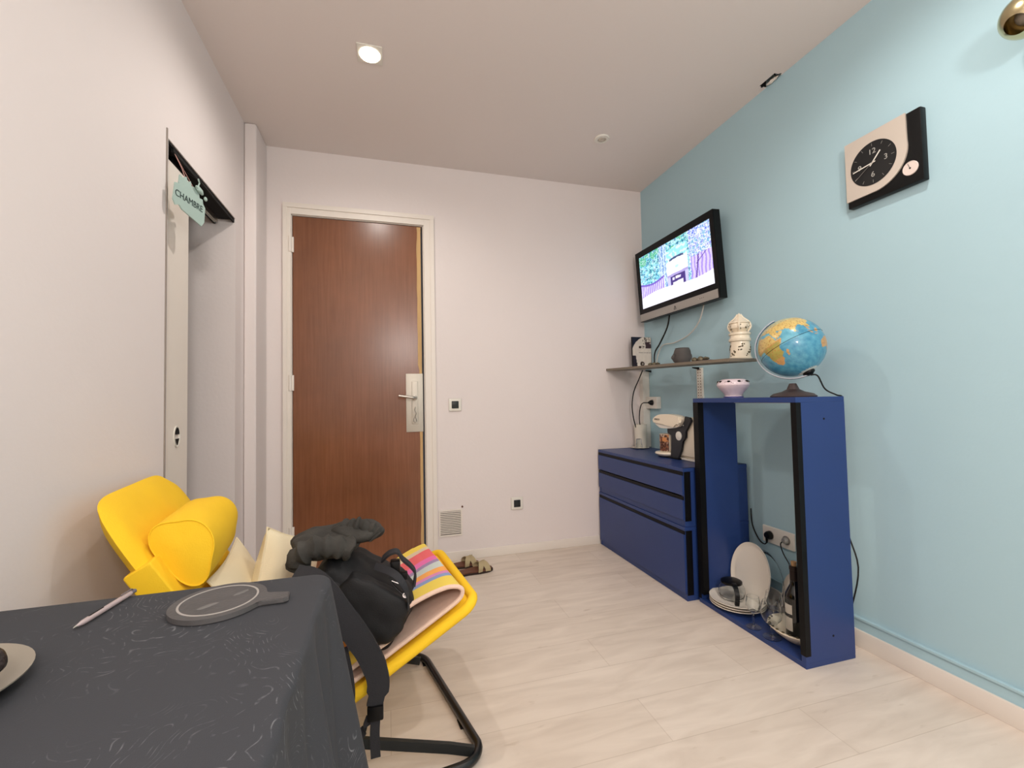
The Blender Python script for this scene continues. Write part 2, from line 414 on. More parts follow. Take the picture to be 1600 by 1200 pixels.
slab('wall_rear', 'y', XL, XR, 0, H, YR-.1, YR, [], M_wall)
# the recess behind the opening in the left wall
tag(build('wall_recess', MB().box(XP, XL-.1, 2.448, 2.53, 0, 2.3).box(XP-.08, XP, 1.55, 2.53, 0, 2.3).box(XP, XL-.1, 1.55, 1.6, 0, 2.3).box(XP, XL-.1, 1.6, 2.448, 2.22, 2.3), M_wall, smooth_=False), kind='structure')
# corner pilaster
tag(build('wall_pilaster', MB().box(XL+.0005, -.664, 2.575, YB-.0005, 0, H-.0005, .012, 3), M_wall), kind='structure')
# skirtings
tag(build('baseboard_back', MB().box(.292, 1.392, YB-.012, YB, 0, .056, .003), M_trim), kind='structure')
tag(build('baseboard_right', MB().box(XR-.008, XR, YR, YB-.013, 0, .112, .001).box(XR-.014, XR, YR, YB-.013, .104, .114, .002), M_blue), kind='structure')
tag(build('trim_2', MB().box(XR-.017, XR-.008, YR, YB-.013, 0, .066, .002), M_trim), kind='structure')
tag(build('baseboard_left', MB().box(XL, XL+.012, YR, 1.74, 0, .056, .003), M_trim), kind='structure')
# door casing
cs = MB()
for x0, x1 in ((-.577, -.535), (.224, .288)):
    cs.box(x0, x1, YB-.014, YB, 0, 2.168, .004)
cs.box(-.577, .288, YB-.0135, YB, 2.108, 2.167, .004)
cs.box(.263, .2885, YB-.02, YB, 0, 2.1450, 0).box(-.5775, .2885, YB-.0205, YB, 2.1452, 2.172, 0).box(-.5775, -.556, YB-.02, YB, 0, 2.1450, 0)
cs.box(-.538, -.532, YB, YB+.10, 0, 2.111).box(.219, .226, YB, YB+.10, 0, 2.111).box(-.538, .226, YB, YB+.1, 2.105, 2.111)
tag(build('trim_1', cs, M_trim, smooth_=False), kind='structure')
# entrance door
d = build('door_1', MB().box(-.529, .206, YB+.006, YB+.046, .006, 2.102, .001), M_door, origin=(-.529, YB+.02, .006), smooth_=False); tag(d, 'dark brown veneered entrance door with metal lock plate', kind='structure')
# chipped raw wood edge
eb = MB(); pts = []
n_ = 60
for i in range(n_+1):
    z = .01+2.088*i/n_
    pts.append((.186+.006*N2(z*9, 1)+(-.004 if z > 1.2 else .004), z))
poly = [(.2065, .01)]+[(.2065, 2.098)]+pts[::-1]
eb.prism(poly, .003, (0, YB+.0062, 0), (1, 0, 0), (0, 0, 1))
build('edge_strip', eb, M_wood, d, smooth_=False)['label'] = 'raw chipped wood along the lock edge'
lp = build('lock_plate', MB().box(.108, .2105, YB+.0, YB+.006, .812, 1.172, .001), M_alu, d)
build('escutcheon', MB().box(.142, .180, YB-.005, YB+.0, .86, 1.125, .003), M_alu, lp)
kh = MB(); kp = [(.163, YB-.006, .965), (.158, YB-.007, .945), (.168, YB-.007, .925), (.160, YB-.007, .905), (.170, YB-.007, .885), (.160, YB-.007, .87), (.152, YB-.007, .885), (.156, YB-.007, .90)]
kh.tube(kp, .0022, 6, sm=4)
build('keyhole_scroll', kh, M_metal, lp)
hd = MB().tube([(.160, YB-.003, 1.022), (.160, YB-.045, 1.022), (.150, YB-.058, 1.023), (.120, YB-.062, 1.027), (.062, YB-.062, 1.036)], [.009, .009, .009, .0085, .0075], 12, sm=4)
hd.lathe([(.015, 0), (.015, .006), (.010, .009)], (.160, YB-.004, 1.022), 20, (0, -1, 0))
build('door_handle', hd, M_metal, d)
for z in (1.93, 1.12, .25):
    build('hinge', MB().lathe([(.009, -.045), (.009, .045)], (-.541, YB-.010, z), 12).box(-.545, -.522, YB-.006, YB+.006, z-.045, z+.045, .001), M_trim, d)
# sliding door leaf in the left wall
s = build('door_2', MB().box(XL-.066, XL-.026, 1.752, 1.985, .006, 1.885, .001), M_trim, origin=(XL-.046, 1.86, .006), smooth_=False); tag(s, 'white sliding pocket door, half drawn into the left wall', kind='structure')
fp = MB().lathe([(0, .0), (.021, .0), (.021, .003), (.0235, .004), (.0235, 0)], (0, 0, 0), 24, (1, 0, 0))
for v in fp.bm.verts: v.co.z *= 1.65
bmesh.ops.translate(fp.bm, verts=fp.bm.verts, vec=(XL-.0262, 1.893, .888)); plate = build('finger_pull', fp, M_white, s)
pk = MB()
pk.prism([(-.014*math.cos(a), .008+.024*math.sin(a)) for a in [math.pi*i/12 for i in range(13)]], .002, (XL-.0262+.003, 1.893, .888), (0, 1, 0), (0, 0, 1))
pk.prism([(-.013, -.008), (0, -.032), (.013, -.008)], .002, (XL-.0262+.003, 1.893, .888), (0, 1, 0), (0, 0, 1))
build('pull_recess', pk, M_dark, plate, smooth_=False)
# vertical joint strip beside the sliding door
tag(build('trim_3', MB().box(XL-.0005, XL+.0035, 1.736, 1.7415, 0, 1.955), mat('joint_shadow_grey', (150, 140, 132), .8), smooth_=False), kind='structure')
# door track
tr = thing('sliding_door_track', 'black sliding door track exposed at top of the left opening', 'door track', (XL-.04, 1.76, 1.895))
tk = MB().box(XL-.095, XL-.004, 1.756, 2.444, 1.918, 1.9255).box(XL-.095, XL-.085, 1.756, 2.444, 1.893, 1.92).box(XL-.012, XL-.004, 1.80, 2.444, 1.905, 1.92)
build('channel', tk, M_dark, tr, smooth_=False)
build('rail', MB().box(XL-.078, XL-.072, 1.99, 2.43, 1.895, 1.918).box(XL-.083, XL-.078, 2.1, 2.42, 1.89, 1.9), M_metal, tr, smooth_=False)
build('roller_carriage', MB().box(XL-.066, XL-.030, 1.86, 1.94, 1.886, 1.9175, .002), M_black, tr)
lw = MB().tube([(XL-.03, 1.93, 1.91), (XL-.003, 2.0, 1.905), (XL+.006, 2.06, 1.895), (XL+.012, 2.12, 1.886)], .0035, 6, sm=3)
build('loose_wire', lw, M_black, tr)
# ================================================================== CEILING FIXTURES
def spot_thing(x, y, label, lit, square=True, s_=.052):
    t = thing('ceiling_spotlight', label, 'ceiling light', (x, y, H-.006))
    mb = MB()
    if square:
        mb.box(x-s_, x+s_, y-s_, y+s_, H-.005, H-.0002, .0015)
    else:
        mb.lathe([(.024, -.001), (.024, -.008), (.040, -.007), (.044, -.0002), (.024, -.0002)], (x, y, H), 32, cap=False)
    build('rim', mb, M_white, t)
    if lit: build('bulb', MB().lathe([(0, -.009), (.042, -.008), (.042, -.0055)], (x, y, H), 24), M_bulb, t)
    else: build('bulb', MB().lathe([(0, -.006), (.012, -.010), (.022, -.004), (.0235, -.0005)], (x, y, H), 24), M_lamp, t)
    return t
spot_thing(-.062, 1.93, 'square recessed ceiling spotlight, lit, in front of the brown door', True)
spot_thing(1.205, 2.25, 'small round recessed ceiling spotlight, unlit, near the far right corner', False, False)
for (x, y, p), lb in zip(LIT[1:], ('square lit ceiling spotlight above the blue cabinet frame, out of the picture', 'square lit ceiling spotlight above the middle of the room, out of the picture', 'square lit ceiling spotlight above the charcoal table, out of the picture', 'square lit ceiling spotlight at the rear of the room, out of the picture')):
    spot_thing(x, y, lb, True)
t = thing('added_fill_pendant', 'unseen pendant lamp added behind the camera for fill light', 'lamp', (FILL_POS[0], FILL_POS[1], H))  # invented fixture that carries the added fill light
build('cord', MB().tube([(FILL_POS[0], FILL_POS[1], FILL_POS[2]+.19), (FILL_POS[0], FILL_POS[1], H-.02)], .003, 8), M_white, t)
build('canopy', MB().lathe([(.05, -.001), (.045, -.02), (.01, -.03), (0, -.03)], (FILL_POS[0], FILL_POS[1], H), 24), M_white, t)
build('lamp_holder', MB().lathe([(.02, .14), (.022, .19), (.01, .195), (0, .195)], FILL_POS, 24), M_white, t)
# torn hole in the ceiling edge
hp = thing('ceiling_cable_hole', 'dark torn cable hole where ceiling meets the blue wall', 'hole', (1.773, 1.628, 2.5))
build('cavity', MB().box(1.750, 1.753, 1.585, 1.672, H+.0005, H+.09).box(1.7535, 1.79, 1.585, 1.588, H+.0005, H+.09).box(1.7535, 1.79, 1.669, 1.672, H+.0005, H+.09).box(1.7535, 1.79, 1.588, 1.669, H+.085, H+.09), M_dark, hp, smooth_=False)
hm = MB().blob((1.781, 1.625, H-.001), (.010, .028, .006), 3, .5, 3, seed=2)
build('plaster_flake', hm, M_trim, hp)
build('wire', MB().tube([(1.765, 1.60, H+.04), (1.764, 1.593, H-.002), (1.772, 1.582, H-.005), (1.782, 1.577, H-.002)], .002, 6, sm=3), M_dark, hp)
build('wire', MB().tube([(1.772, 1.66, H+.03), (1.766, 1.664, H-.004), (1.757, 1.668, H-.006)], .003, 6, sm=3), M_dark, hp)
# brass wall lamp at the right edge
sl = thing('wall_lamp', 'brass and glass ball wall lamp at the right edge of the blue wall', 'lamp', (1.73, .762, 2.03))
build('ball', MB().lathe([(.058*math.sin(a), -.058*math.cos(a)) for a in [math.pi*i/20 for i in range(18)]], (1.70, .735, 2.03), 36, (-.6, .1, -.5), cap=False), M_brass, sl)
build('bulb', MB().blob((1.70, .735, 2.03), (.026, .026, .026), 3), M_lamp, sl)
build('bracket', MB().tube([(XR-.001, .70, 2.08), (1.76, .71, 2.07), (1.735, .72, 2.055)], .008, 10).lathe([(.03, 0), (.03, .008), (.012, .012)], (XR-.0005, .70, 2.08), 24, (-1, 0, 0)), M_brass, sl)
# ================================================================== BACK WALL FITTINGS
def switch(name, cx, cz, label, cat, inner, r=.040):
    t = thing(name, label, cat, (cx, YB, cz))
    build('plate', MB().box(cx-r, cx+r, YB-.009, YB-.0005, cz-r, cz+r, .006, 3), M_white, t)
    build(inner, MB().box(cx-.022, cx+.022, YB-.014, YB-.009, cz-.023, cz+.023, .003, 2), mat('black_rocker', (22, 26, 28), .4), t)
    return t
switch('light_switch', .409, .974, 'white framed light switch with a black rocker, right of the door casing', 'light switch', 'rocker')
switch('wall_socket', .805, .322, 'white framed wall socket with a black insert, low on the back wall', 'socket', 'socket_insert')
vg = thing('ventilation_grille', 'white slatted ventilation grille low on wall beside door frame', 'vent', (.371, YB, .235))
build('frame', MB().box(.299, .444, YB-.006, YB-.0005, .153, .163).box(.299, .444, YB-.006, YB-.0005, .308, .318).box(.299, .307, YB-.006, YB-.0005, .163, .308).box(.436, .444, YB-.006, YB-.0005, .163, .308), M_trim, vg, smooth_=False)
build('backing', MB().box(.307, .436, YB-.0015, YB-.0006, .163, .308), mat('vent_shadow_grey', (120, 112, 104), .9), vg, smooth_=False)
sm_ = MB()
for i in range(13):
    z = .170+i*.0108; sm_.box(.307, .436, YB-.0065, YB-.0015, z, z+.0055)
build('slats', sm_, M_trim, vg, smooth_=False)
build('screw', MB().blob((.446, YB-.003, .330), (.006, .003, .007), 2, .3), M_leather, vg)
# ================================================================== SANDALS
def sandal():
    t = thing('sandal', 'tan crossed strap sandal standing on the floor, nearer of the pair by the vent', 'sandal', (.462, 2.552, 0), math.radians(10), 'pair of brown sandals')
    pr_ = [(.125, 0), (.118, .026), (.085, .042), (.03, .044), (-.03, .034), (-.085, .031), (-.115, .022), (-.125, 0), (-.115, -.022), (-.085, -.03), (-.03, -.028), (.03, -.036), (.085, -.036), (.118, -.02)]
    pp = [(v.x, v.y) for v in smooth([Vector((a, b, 0)) for a, b in pr_], 4, True)]
    build('sole', MB().prism(pp, .012, (0, 0, 0)), mat('dark_sole', (48, 32, 26), .7), t, local=True)
    build('footbed', MB().prism([(a*.96, b*.94) for a, b in pp], .007, (0, 0, .012), bev=.002), M_leather, t, local=True)
    for s_ in (1, -1):
        mb = MB().ribbon([(.035, -.040*s_, .012), (.038, -.038*s_, .035), (.052, -.01*s_, .056), (.070, .022*s_, .05), (.080, .040*s_, .03), (.082, .043*s_, .012)], .030, .003, (1, .35*s_, .2), sm=4)
        build('strap', mb, M_tan, t, local=True)
    return t
sd = sandal()
dup(sd, (.405, 2.662, 0), math.radians(6), 'tan crossed strap sandal, rear of the pair, against the baseboard', 'pair of brown sandals')
# ================================================================== BLUE CABINETS
X0 = 1.392
def drawer_unit(z0, z1, ndr, label):
    t = thing('drawer_cabinet', label, 'cabinet', (1.58, 2.32, z0))
    ya, yb = 1.868, 2.772; xb = 1.776
    c = MB().box(X0+.004, xb, ya, ya+.018, z0, z1, .001).box(X0+.004, xb, yb-.018, yb, z0, z1, .001).box(X0+.022, xb, ya+.018, yb-.018, z0, z0+.018).box(X0, xb, ya-.002, yb, z1-.018, z1, .0015).box(xb-.006, xb, ya+.018, yb-.018, z0+.018, z1-.018)
    c.box(X0+.006, X0+.022, ya+.001, yb-.001, z0, z0+.03)
    build('body', c, M_cab, t, smooth_=False)
    # black rubber reveal that frames the drawer fronts (front + side return)
    top = z1-.018; bot = z0+.028
    k = MB().box(X0+.006, X0+.040, ya-.003, ya+.001, bot, top).box(X0+.012, X0+.02, ya+.018, yb-.018, bot, top)
    build('black_reveal', k, M_cabblk, t, smooth_=False)
    hgt = (top-bot)/ndr
    for i in range(ndr):
        a = bot+i*hgt+.006; b_ = a+hgt-.024
        dr = build('drawer', MB().box(X0-.004, X0+.012, ya+.002, yb-.006, a, b_, .001), M_cab, t, smooth_=False)
        build('grip_groove', MB().box(X0+.000, X0+.0118, ya+.002, yb-.002, b_, b_+.017), M_cabblk, dr, smooth_=False)
    return t
drawer_unit(0.0, .357, 1, 'blue cabinet with one deep drawer, standing on the floor by the back wall')
drawer_unit(.358, .645, 2, 'blue cabinet with two shallow drawers, stacked under the coffee machine')
# open frame
t = thing('open_cabinet_frame', 'tall open blue cabinet frame standing upright, globe on top', 'cabinet', (1.575, 1.57, 0))
xa, xb, ya, yb, zt = 1.452, 1.690, 1.283, 1.852, .988
build('top_board', MB().box(xa, xb, ya, yb, zt-.020, zt, .001), M_cab, t, smooth_=False)
build('bottom_board', MB().box(xa, xb, ya, yb, 0, .020, .001), M_cab, t, smooth_=False)
sp_ = build('side_panel', MB().box(xa, xb, ya, ya+.018, .020, zt-.02), M_cab, t, smooth_=False)
build('side_panel', MB().box(xa, xb, yb-.018, yb, .020, zt-.02), M_cab, t, smooth_=False)
build('edge_strip', MB().box(xa-.0015, xa+.022, ya-.0025, ya+.0205, .045, zt-.020), M_cabblk, t, smooth_=False)
build('edge_strip', MB().box(xa-.0015, xa+.030, yb-.036, yb-.0185, .045, zt-.0205).box(xa-.0015, xa-.0002, yb-.0185, yb-.001, .022, zt-.0205), M_cabblk, t, smooth_=False)
for z in (.905, .10): build('peg_hole', MB().lathe([(.004, 0), (.004, .0012)], (1.585, ya, z), 12, (0, -1, 0)), M_dark, sp_)
build('torn_backing', MB().box(xb-.010, xb-.004, ya+.10, yb-.02, zt-.027, zt-.0201), M_cablew, t, smooth_=False)
# ================================================================== CROCKERY INSIDE THE FRAME
ZB = .0202
def plate_thing(z, label):
    t = build('dinner_plate', MB().lathe([(0, .004), (.055, .004), (.060, 0), (.064, .004), (.100, .014), (.1185, .019), (.1185, .0215), (.100, .0175), (.066, .009), (0, .008)], (0, 0, 0), 48), M_porc, origin=(0, 0, 0), local=True)
    t.location = (1.556, 1.722, z); return tag(t, label, 'plate', 'stacked white plates in the blue frame')
plate_thing(ZB, 'white dinner plate at the bottom of the stack in the blue frame')
plate_thing(ZB+.0105, 'white dinner plate in the middle of the stack in the blue frame')
plate_thing(ZB+.021, 'white dinner plate on top of the stack, under the glass coffee jug')
# large oval platter leaning on the wall side
def platter(cx, cy, cz, ry, rz, tilt, label, m_, name='oval_platter'):
    mb = MB().lathe([(0, .004), (.82, .004), (.86, .0), (.90, .006), (1.0, .016), (1.0, .020), (.9, .010), (.84, .008), (0, .008)], (0, 0, 0), 64)
    R_ = Matrix.Rotation(-math.pi/2+tilt, 4, 'Y')
    for v in mb.bm.verts: v.co = Vector((v.co.x*rz, v.co.y*ry, v.co.z))
    bmesh.ops.transform(mb.bm, matrix=Matrix.Translation((cx, cy, cz)) @ R_, verts=mb.bm.verts)
    return tag(build(name, mb, m_, origin=(cx, cy, cz-rz)), label, 'platter')
platter(1.642, 1.713, ZB+.1400, .115, .142, .17, 'large white oval platter leaning upright behind the plates', M_porc)
platter(1.684, 1.672, .150, .105, .130, .02, 'clear glass oval dish leaning behind the white platter', M_glass, 'glass_dish')
platter(1.70, 1.525, .125, .062, .100, .05, 'small pale dish standing behind the wine bottle', M_porc, 'small_dish')
# coffee jug
jx, jy, jz = 1.545, 1.742, ZB+.030
t = thing('coffee_jug', 'glass coffee jug with black lid and handle on the plate stack', 'jug', (jx, jy, jz))
build('glass_bowl', MB().lathe([(0, 0), (.042, 0), (.052, .008), (.058, .030), (.055, .052), (.044, .072), (.043, .072), (.054, .052), (.0565, .030), (.050, .009), (.041, .002), (0, .002)], (jx, jy, jz), 40), M_glass, t)
build('lid', MB().lathe([(.046, .071), (.046, .080), (.034, .086), (0, .088)], (jx, jy, jz), 32).lathe([(.0455, .071), (.0001, .0712)], (jx, jy, jz), 32, cap=False), M_black, t)
build('handle', MB().ribbon([(jx-.02, jy-.036, jz+.080), (jx-.034, jy-.062, jz+.078), (jx-.044, jy-.082, jz+.058), (jx-.048, jy-.086, jz+.030), (jx-.046, jy-.080, jz+.008)], .018, .012, (-.85, .5, 0), sm=4), M_black, t)
# glasses
t = thing('wine_glass', 'small stemmed glass standing at the front of the blue frame', 'glass', (1.478, 1.548, ZB))
build('bowl', MB().lathe([(.004, .058), (.018, .068), (.027, .090), (.0275, .105), (.0235, .128), (.0225, .128), (.0262, .105), (.0258, .090), (.017, .0695), (0, .062)], (0, 0, 0), 32, cap=False), M_glass, t, local=True)
build('stem', MB().lathe([(.029, 0), (.029, .0015), (.008, .004), (.0038, .010), (.0032, .05), (.0045, .060), (0, .0605)], (0, 0, 0), 32), M_glass, t, local=True)
t = thing('wine_glass', 'wide round stemmed glass standing between small glass and bottle', 'glass', (1.484, 1.462, ZB))
build('bowl', MB().lathe([(.005, .050), (.022, .058), (.037, .078), (.040, .098), (.035, .128), (.030, .142), (.0288, .142), (.0338, .128), (.0386, .098), (.0357, .079), (.0215, .060), (0, .053)], (0, 0, 0), 36, cap=False), M_glass, t, local=True)
build('stem', MB().lathe([(.033, 0), (.033, .0016), (.009, .0045), (.004, .010), (.0036, .044), (.005, .051), (0, .0515)], (0, 0, 0), 32), M_glass, t, local=True)
t = thing('wine_glass', 'stemmed glass standing just behind the wide round glass', 'glass', (1.575, 1.535, ZB))
build('bowl', MB().lathe([(.004, .060), (.022, .070), (.033, .092), (.034, .108), (.028, .138), (.027, .138), (.0327, .108), (.0317, .092), (.021, .0715), (0, .063)], (0, 0, 0), 36, cap=False), M_glass, t, local=True)
build('stem', MB().lathe([(.031, 0), (.031, .0016), (.009, .0045), (.004, .010), (.0036, .05), (.0045, .061), (0, .0615)], (0, 0, 0), 32), M_glass, t, local=True)
# serving bowl and the bottle in it
bx, by = 1.568, 1.418
t = thing('serving_bowl', 'cream serving bowl with pieced rim holding the wine bottle', 'bowl', (bx, by, ZB))
mb = MB().lathe([(0, .004), (.045, .004), (.050, 0), (.056, .003), (.090, .026), (.112, .046), (.112, .050), (.104, .049), (.084, .034), (.050, .010), (0, .009)], (0, 0, 0), 56)
for v in mb.bm.verts: v.co.x *= .88
build('dish', mb, M_ceram, t, local=True)
rc = MB()
for k in range(9):
    a = math.radians(105+k*14); r0, r1 = .094, .106
    rc.box(r1*.88*math.cos(a)-.004, r1*.88*math.cos(a)+.004, r1*math.sin(a)-.004, r1*math.sin(a)+.004, .048, .0525)
build('rim_marks', rc, M_olive, t, local=True)
t = thing('wine_bottle', 'dark wine bottle with pale label, corked, standing in the bowl', 'bottle', (1.568, 1.424, ZB+.0095))
build('body', MB().lathe([(0, .004), (.030, 0), (.0365, .004), (.0368, .150), (.035, .168), (.024, .190), (.0165, .205), (.0150, .225), (.0150, .262), (.0165, .264), (.0165, .278), (.0145, .279), (0, .279)], (0, 0, 0), 48), M_bottle, t, local=True)
lb_ = MB()
for z0, z1, a0, a1 in ((.095, .132, 150, 204), (.030, .082, 150, 204)):
    n = 12
    for i in range(n):
        pa, pb = [math.radians(a0+(a1-a0)*q/n) for q in (i, i+1)]
        v = [lb_.bm.verts.new((.0373*math.cos(a), .0373*math.sin(a), z)) for a, z in ((pa, z0), (pb, z0), (pb, z1), (pa, z1))]; lb_.bm.faces.new(v)
build('label', lb_, M_label, t, local=True)
build('foil', MB().lathe([(.0158, .222), (.0158, .2625), (.0172, .264), (.0172, .2785)], (0, 0, 0), 32, cap=False), mat('dark_copper_foil', (40, 28, 24), .4, .4), t, local=True)
build('cork', MB().lathe([(.0095, .279), (.0105, .296), (0, .297)], (0, 0, 0), 20), M_cork, t, local=True)
# ================================================================== SOCKETS + PLUGS ON THE BLUE WALL
t = thing('double_socket', 'white double wall socket seen through the blue frame', 'socket', (XR, 1.700, .315))
build('plate', MB().box(XR-.012, XR-.0005, 1.612, 1.788, .278, .358, .005, 3), M_white, t)
for y in (1.742, 1.652): build('socket_well', MB().lathe([(.021, 0), (.021, .0015), (.0195, .0015), (.019, .0005)], (XR-.012, y, .318), 28, (-1, 0, 0)), M_sil, t)
t = thing('power_plug', 'black round power plug in the left well of the double socket', 'plug', (XR-.013, 1.742, .318))
build('plug_body', MB().lathe([(.019, 0), (.019, .012), (.015, .022), (0, .024)], (XR-.0136, 1.742, .318), 24, (-1, 0, 0)).tube([(XR-.030, 1.742, .314), (XR-.032, 1.744, .298), (XR-.028, 1.748, .282)], [.008, .006, .004], 10), M_black, t)
build('cord', MB().tube([(XR-.028, 1.748, .284), (XR-.022, 1.770, .268), (XR-.015, 1.810, .280), (XR-.012, 1.850, .340), (XR-.0125, 1.855, .42)], .003, 8, sm=5), M_cabled, t)
t = thing('power_plug', 'slim grey power plug in the right well of the double socket', 'plug', (XR-.013, 1.652, .318))
build('plug_body', MB().lathe([(.016, 0), (.016, .008), (.010, .018), (0, .019)], (XR-.0136, 1.652, .318), 24, (-1, 0, 0)), M_sil, t)
build('cord', MB().tube([(XR-.028, 1.654, .316), (XR-.034, 1.664, .300), (XR-.030, 1.655, .26), (XR-.024, 1.62, .20), (XR-.030, 1.60, .13), (XR-.035, 1.60, .10)], .0025, 8, sm=5), M_cabled, t)
# upper socket near the corner
t = thing('surface_socket', 'white surface mounted socket near the corner under the shelf', 'socket', (XR, 2.68, .96))
build('box', MB().box(XR-.035, XR-.0005, 2.612, 2.742, .918, 1.000, .003), M_white, t)
build('socket_well', MB().lathe([(.021, 0), (.021, .0015), (.018, .0012)], (XR-.035, 2.665, .960), 24, (-1, 0, 0)), M_sil, t)
t = thing('power_plug', 'black power plug in the surface socket, cord hanging beside the paper tub', 'plug', (XR-.036, 2.665, .96))
build('plug_body', MB().lathe([(.017, 0), (.017, .012), (.008, .026), (.004, .034)], (XR-.0368, 2.665, .960), 20, (-1, 0, 0)), M_black, t)
build('cord', MB().tube([(XR-.070, 2.665, .960), (XR-.098, 2.69, .955), (XR-.112, 2.70, .91), (XR-.118, 2.70, .84), (XR-.115, 2.69, .78)], .0035, 8, sm=5), M_cabled, t)
tag(build('cable_trunking', MB().box(XR-.055, XR-.0005, 2.745, YB-.0005, .647, 1.18, .002), M_white, origin=(XR-.02, 2.77, .647)), 'white vertical cable trunking in the far corner under the shelf', 'trunking')
# ================================================================== SHELF
t = thing('wall_shelf', 'thin grey brown wall shelf on slotted uprights below the television', 'shelf', (XR, 2.2, 1.19))
zl, zr = 1.203, 1.168
sb = MB()
sb.prism([(YB-.001, zl), (1.64, zr), (1.64, zr-.014), (YB-.001, zl-.014)], -(XR-.001-1.635), (1.635, 0, 0), (0, 1, 0), (0, 0, 1))
for v in sb.bm.verts:
    if v.co.x < 1.65 and v.co.y < 2.0: v.co.x += .012
build('board', sb, M_greywood, t, smooth_=False)
def zs(y): return zr+(zl-zr)*(y-1.64)/(YB-1.64)
build('upright', MB().box(XR-.012, XR-.0005, 2.185, 2.232, .66, 1.166, .001), M_white, t)
us = MB()
for k in range(16):
    z = .90+k*.017
    for y in (2.198, 2.218): us.box(XR-.0132, XR-.0120, y-.003, y+.003, z-.003, z+.003)
build('slots', us, mat('slot_brown', (120, 100, 84), .8), t, smooth_=False)
for y in (2.208, 2.70): build('bracket', MB().prism([(1.735, zs(y)-.0145), (XR-.013, zs(y)-.0145), (XR-.013, zs(y)-.030), (1.735, zs(y)-.020)], .006, (0, y+.003, 0), (1, 0, 0), (0, 0, 1)), M_black, t, smooth_=False)
# things on the shelf
# card / leaflet box
cg = MB(); Wc, Hc = .155, .218
cang = math.radians(4)
Uc = Vector((math.cos(cang), math.sin(cang), 0)); Vc = Vector((0, .02, 1)).normalized()
oc = Vector((1.634, 2.690, zs(2.69)+.0006))
cg.grid(lambda u, v: oc+Uc*(u*Wc)+Vc*(v*Hc), 48, 68)
tcard = thing('photo_leaflet', 'white square leaflet with photo print and navy corners, on shelf', 'leaflet', oc)
co = build('front', cg, M_attr, tcard, smooth_=False)
Wcard = wmat(co)
def cardcol(p):
    q = Wcard @ p-oc; u = q.dot(Uc)/Wc; v = q.dot(Vc)/Hc
    navy = lin((26, 30, 48)); wh = lin((222, 212, 200))
    if ((u-1.0)/1.06)**2+((v-.40)/.66)**2 > 1 and v > .40: return navy
    if v < .40 and u < .16+.10*(.4-v)/.4+.05*N2(v*22, 0): return lin((40, 32, 44))
    if (u-.5)**2+((v-.14)*1.4)**2 < .0125:
        return lin((60, 44, 36)) if (u-.5)**2+((v-.14)*1.4)**2 > .002 or u < .49 else lin((190, 180, 170))
    if .34 < u < .64 and .64 < v < .72 and N2(u*9, v*20) > -.25: return lin((62, 38, 36))
    if u > .70 and .64 < v < .84 and N2(u*7, v*12, 3) > -.2: return lin((66, 44, 50))
    if v > .78 and u > .55 and N2(u*14, v*14, 5) > .05: return lin((96, 90, 84))
    if abs(v-.505) < .007 and .32 < u < .97 and N2(u*60, 0) > -.3: return lin((110, 96, 92))
    if abs(v-.465) < .006 and .5 < u < .9 and N2(u*70, 0) > -.1: return lin((130, 116, 110))
    k = 1+.08*N2(u*8, v*8); return tuple(c*k for c in wh)
paint(co, cardcol)
build('back_board', MB().prism([(0, 0), (Wc, 0), (Wc, Hc), (0, Hc)], -.012, oc-Vector((0, -.0006, 0)), Uc, Vc), M_black, tcard, smooth_=False)
# buddha-like head pot
hx, hy = 1.690, 2.235; hz = zs(hy)+.0004
t = thing('head_planter', 'dark grey stone planter shaped as a face, on the shelf', 'planter', (hx, hy, hz))
def headfn(q, d):
    # face looks towards -x+y
    f = Vector((-.80, .60, 0)); s_ = f.dot(d); h = d.z
    q = q.copy()
    if s_ > .25:
        a = abs(Vector((.60, .80, 0)).dot(d))
        nose = math.exp(-(a/.16)**2)*math.exp(-((h+.08)/.28)**2); q += f*.016*nose
        q -= f*.005*math.exp(-((a-.3)/.14)**2)*math.exp(-((h-.10)/.10)**2)
        q += f*.005*math.exp(-(a/.28)**2)*math.exp(-((h+.45)/.09)**2)
        q += f*.005*math.exp(-(a/.22)**2)*math.exp(-((h+.78)/.12)**2)
    if h > 0: q.x *= 1+.30*h*h; q.y *= 1+.30*h*h
    q.z = max(-.047, min(q.z, .047))
    return q
hb = MB().blob((hx, hy, hz+.050), (.046, .050, .062), 5, p=2.15, fn=headfn)
build('face', hb, M_stonehead, t)
build('rim', MB().lathe([(.036, .090), (.041, .0985), (.037, .1000), (.034, .092), (0, .088)], (hx, hy, hz), 32), M_stonehead, t)
build('neck', MB().lathe([(0, 0), (.030, .0), (.028, .012), (0, .012)], (hx, hy, hz), 24), M_stonehead, t)
build('ear', MB().blob((hx+.026, hy-.040, hz+.046), (.010, .006, .018), 3), M_stonehead, t)
# small flat objects
def trinket(cx, cy, l_, w_, h_, label, name, a=0):
    z = zs(cy)+.0022
    t = thing(name, label, 'ornament', (cx, cy, z), a)
    build('base', MB().box(-w_/2, w_/2, -l_/2, l_/2, 0, h_*.4, .002), M_brownbase, t, local=True)
    mb = MB()
    for k in range(6): mb.blob((w_*.15*math.sin(k*2), -l_*.32+k*l_*.13, h_*.4+h_*.25), (w_*.3, l_*.11, h_*(.25+.2*(k % 3)/2)), 2, .3, seed=k)
    build('figures', mb, mat('tarnished_bronze', (112, 104, 84), .5, .5), t, local=True)
trinket(1.672, 2.055, .14, .055, .032, 'flat bronze ornament on dark base, on shelf between head planter and tower', 'bronze_ornament')
trinket(1.675, 2.50, .12, .05, .026, 'small flat dark ornament on the shelf beside the leaflet', 'flat_ornament')
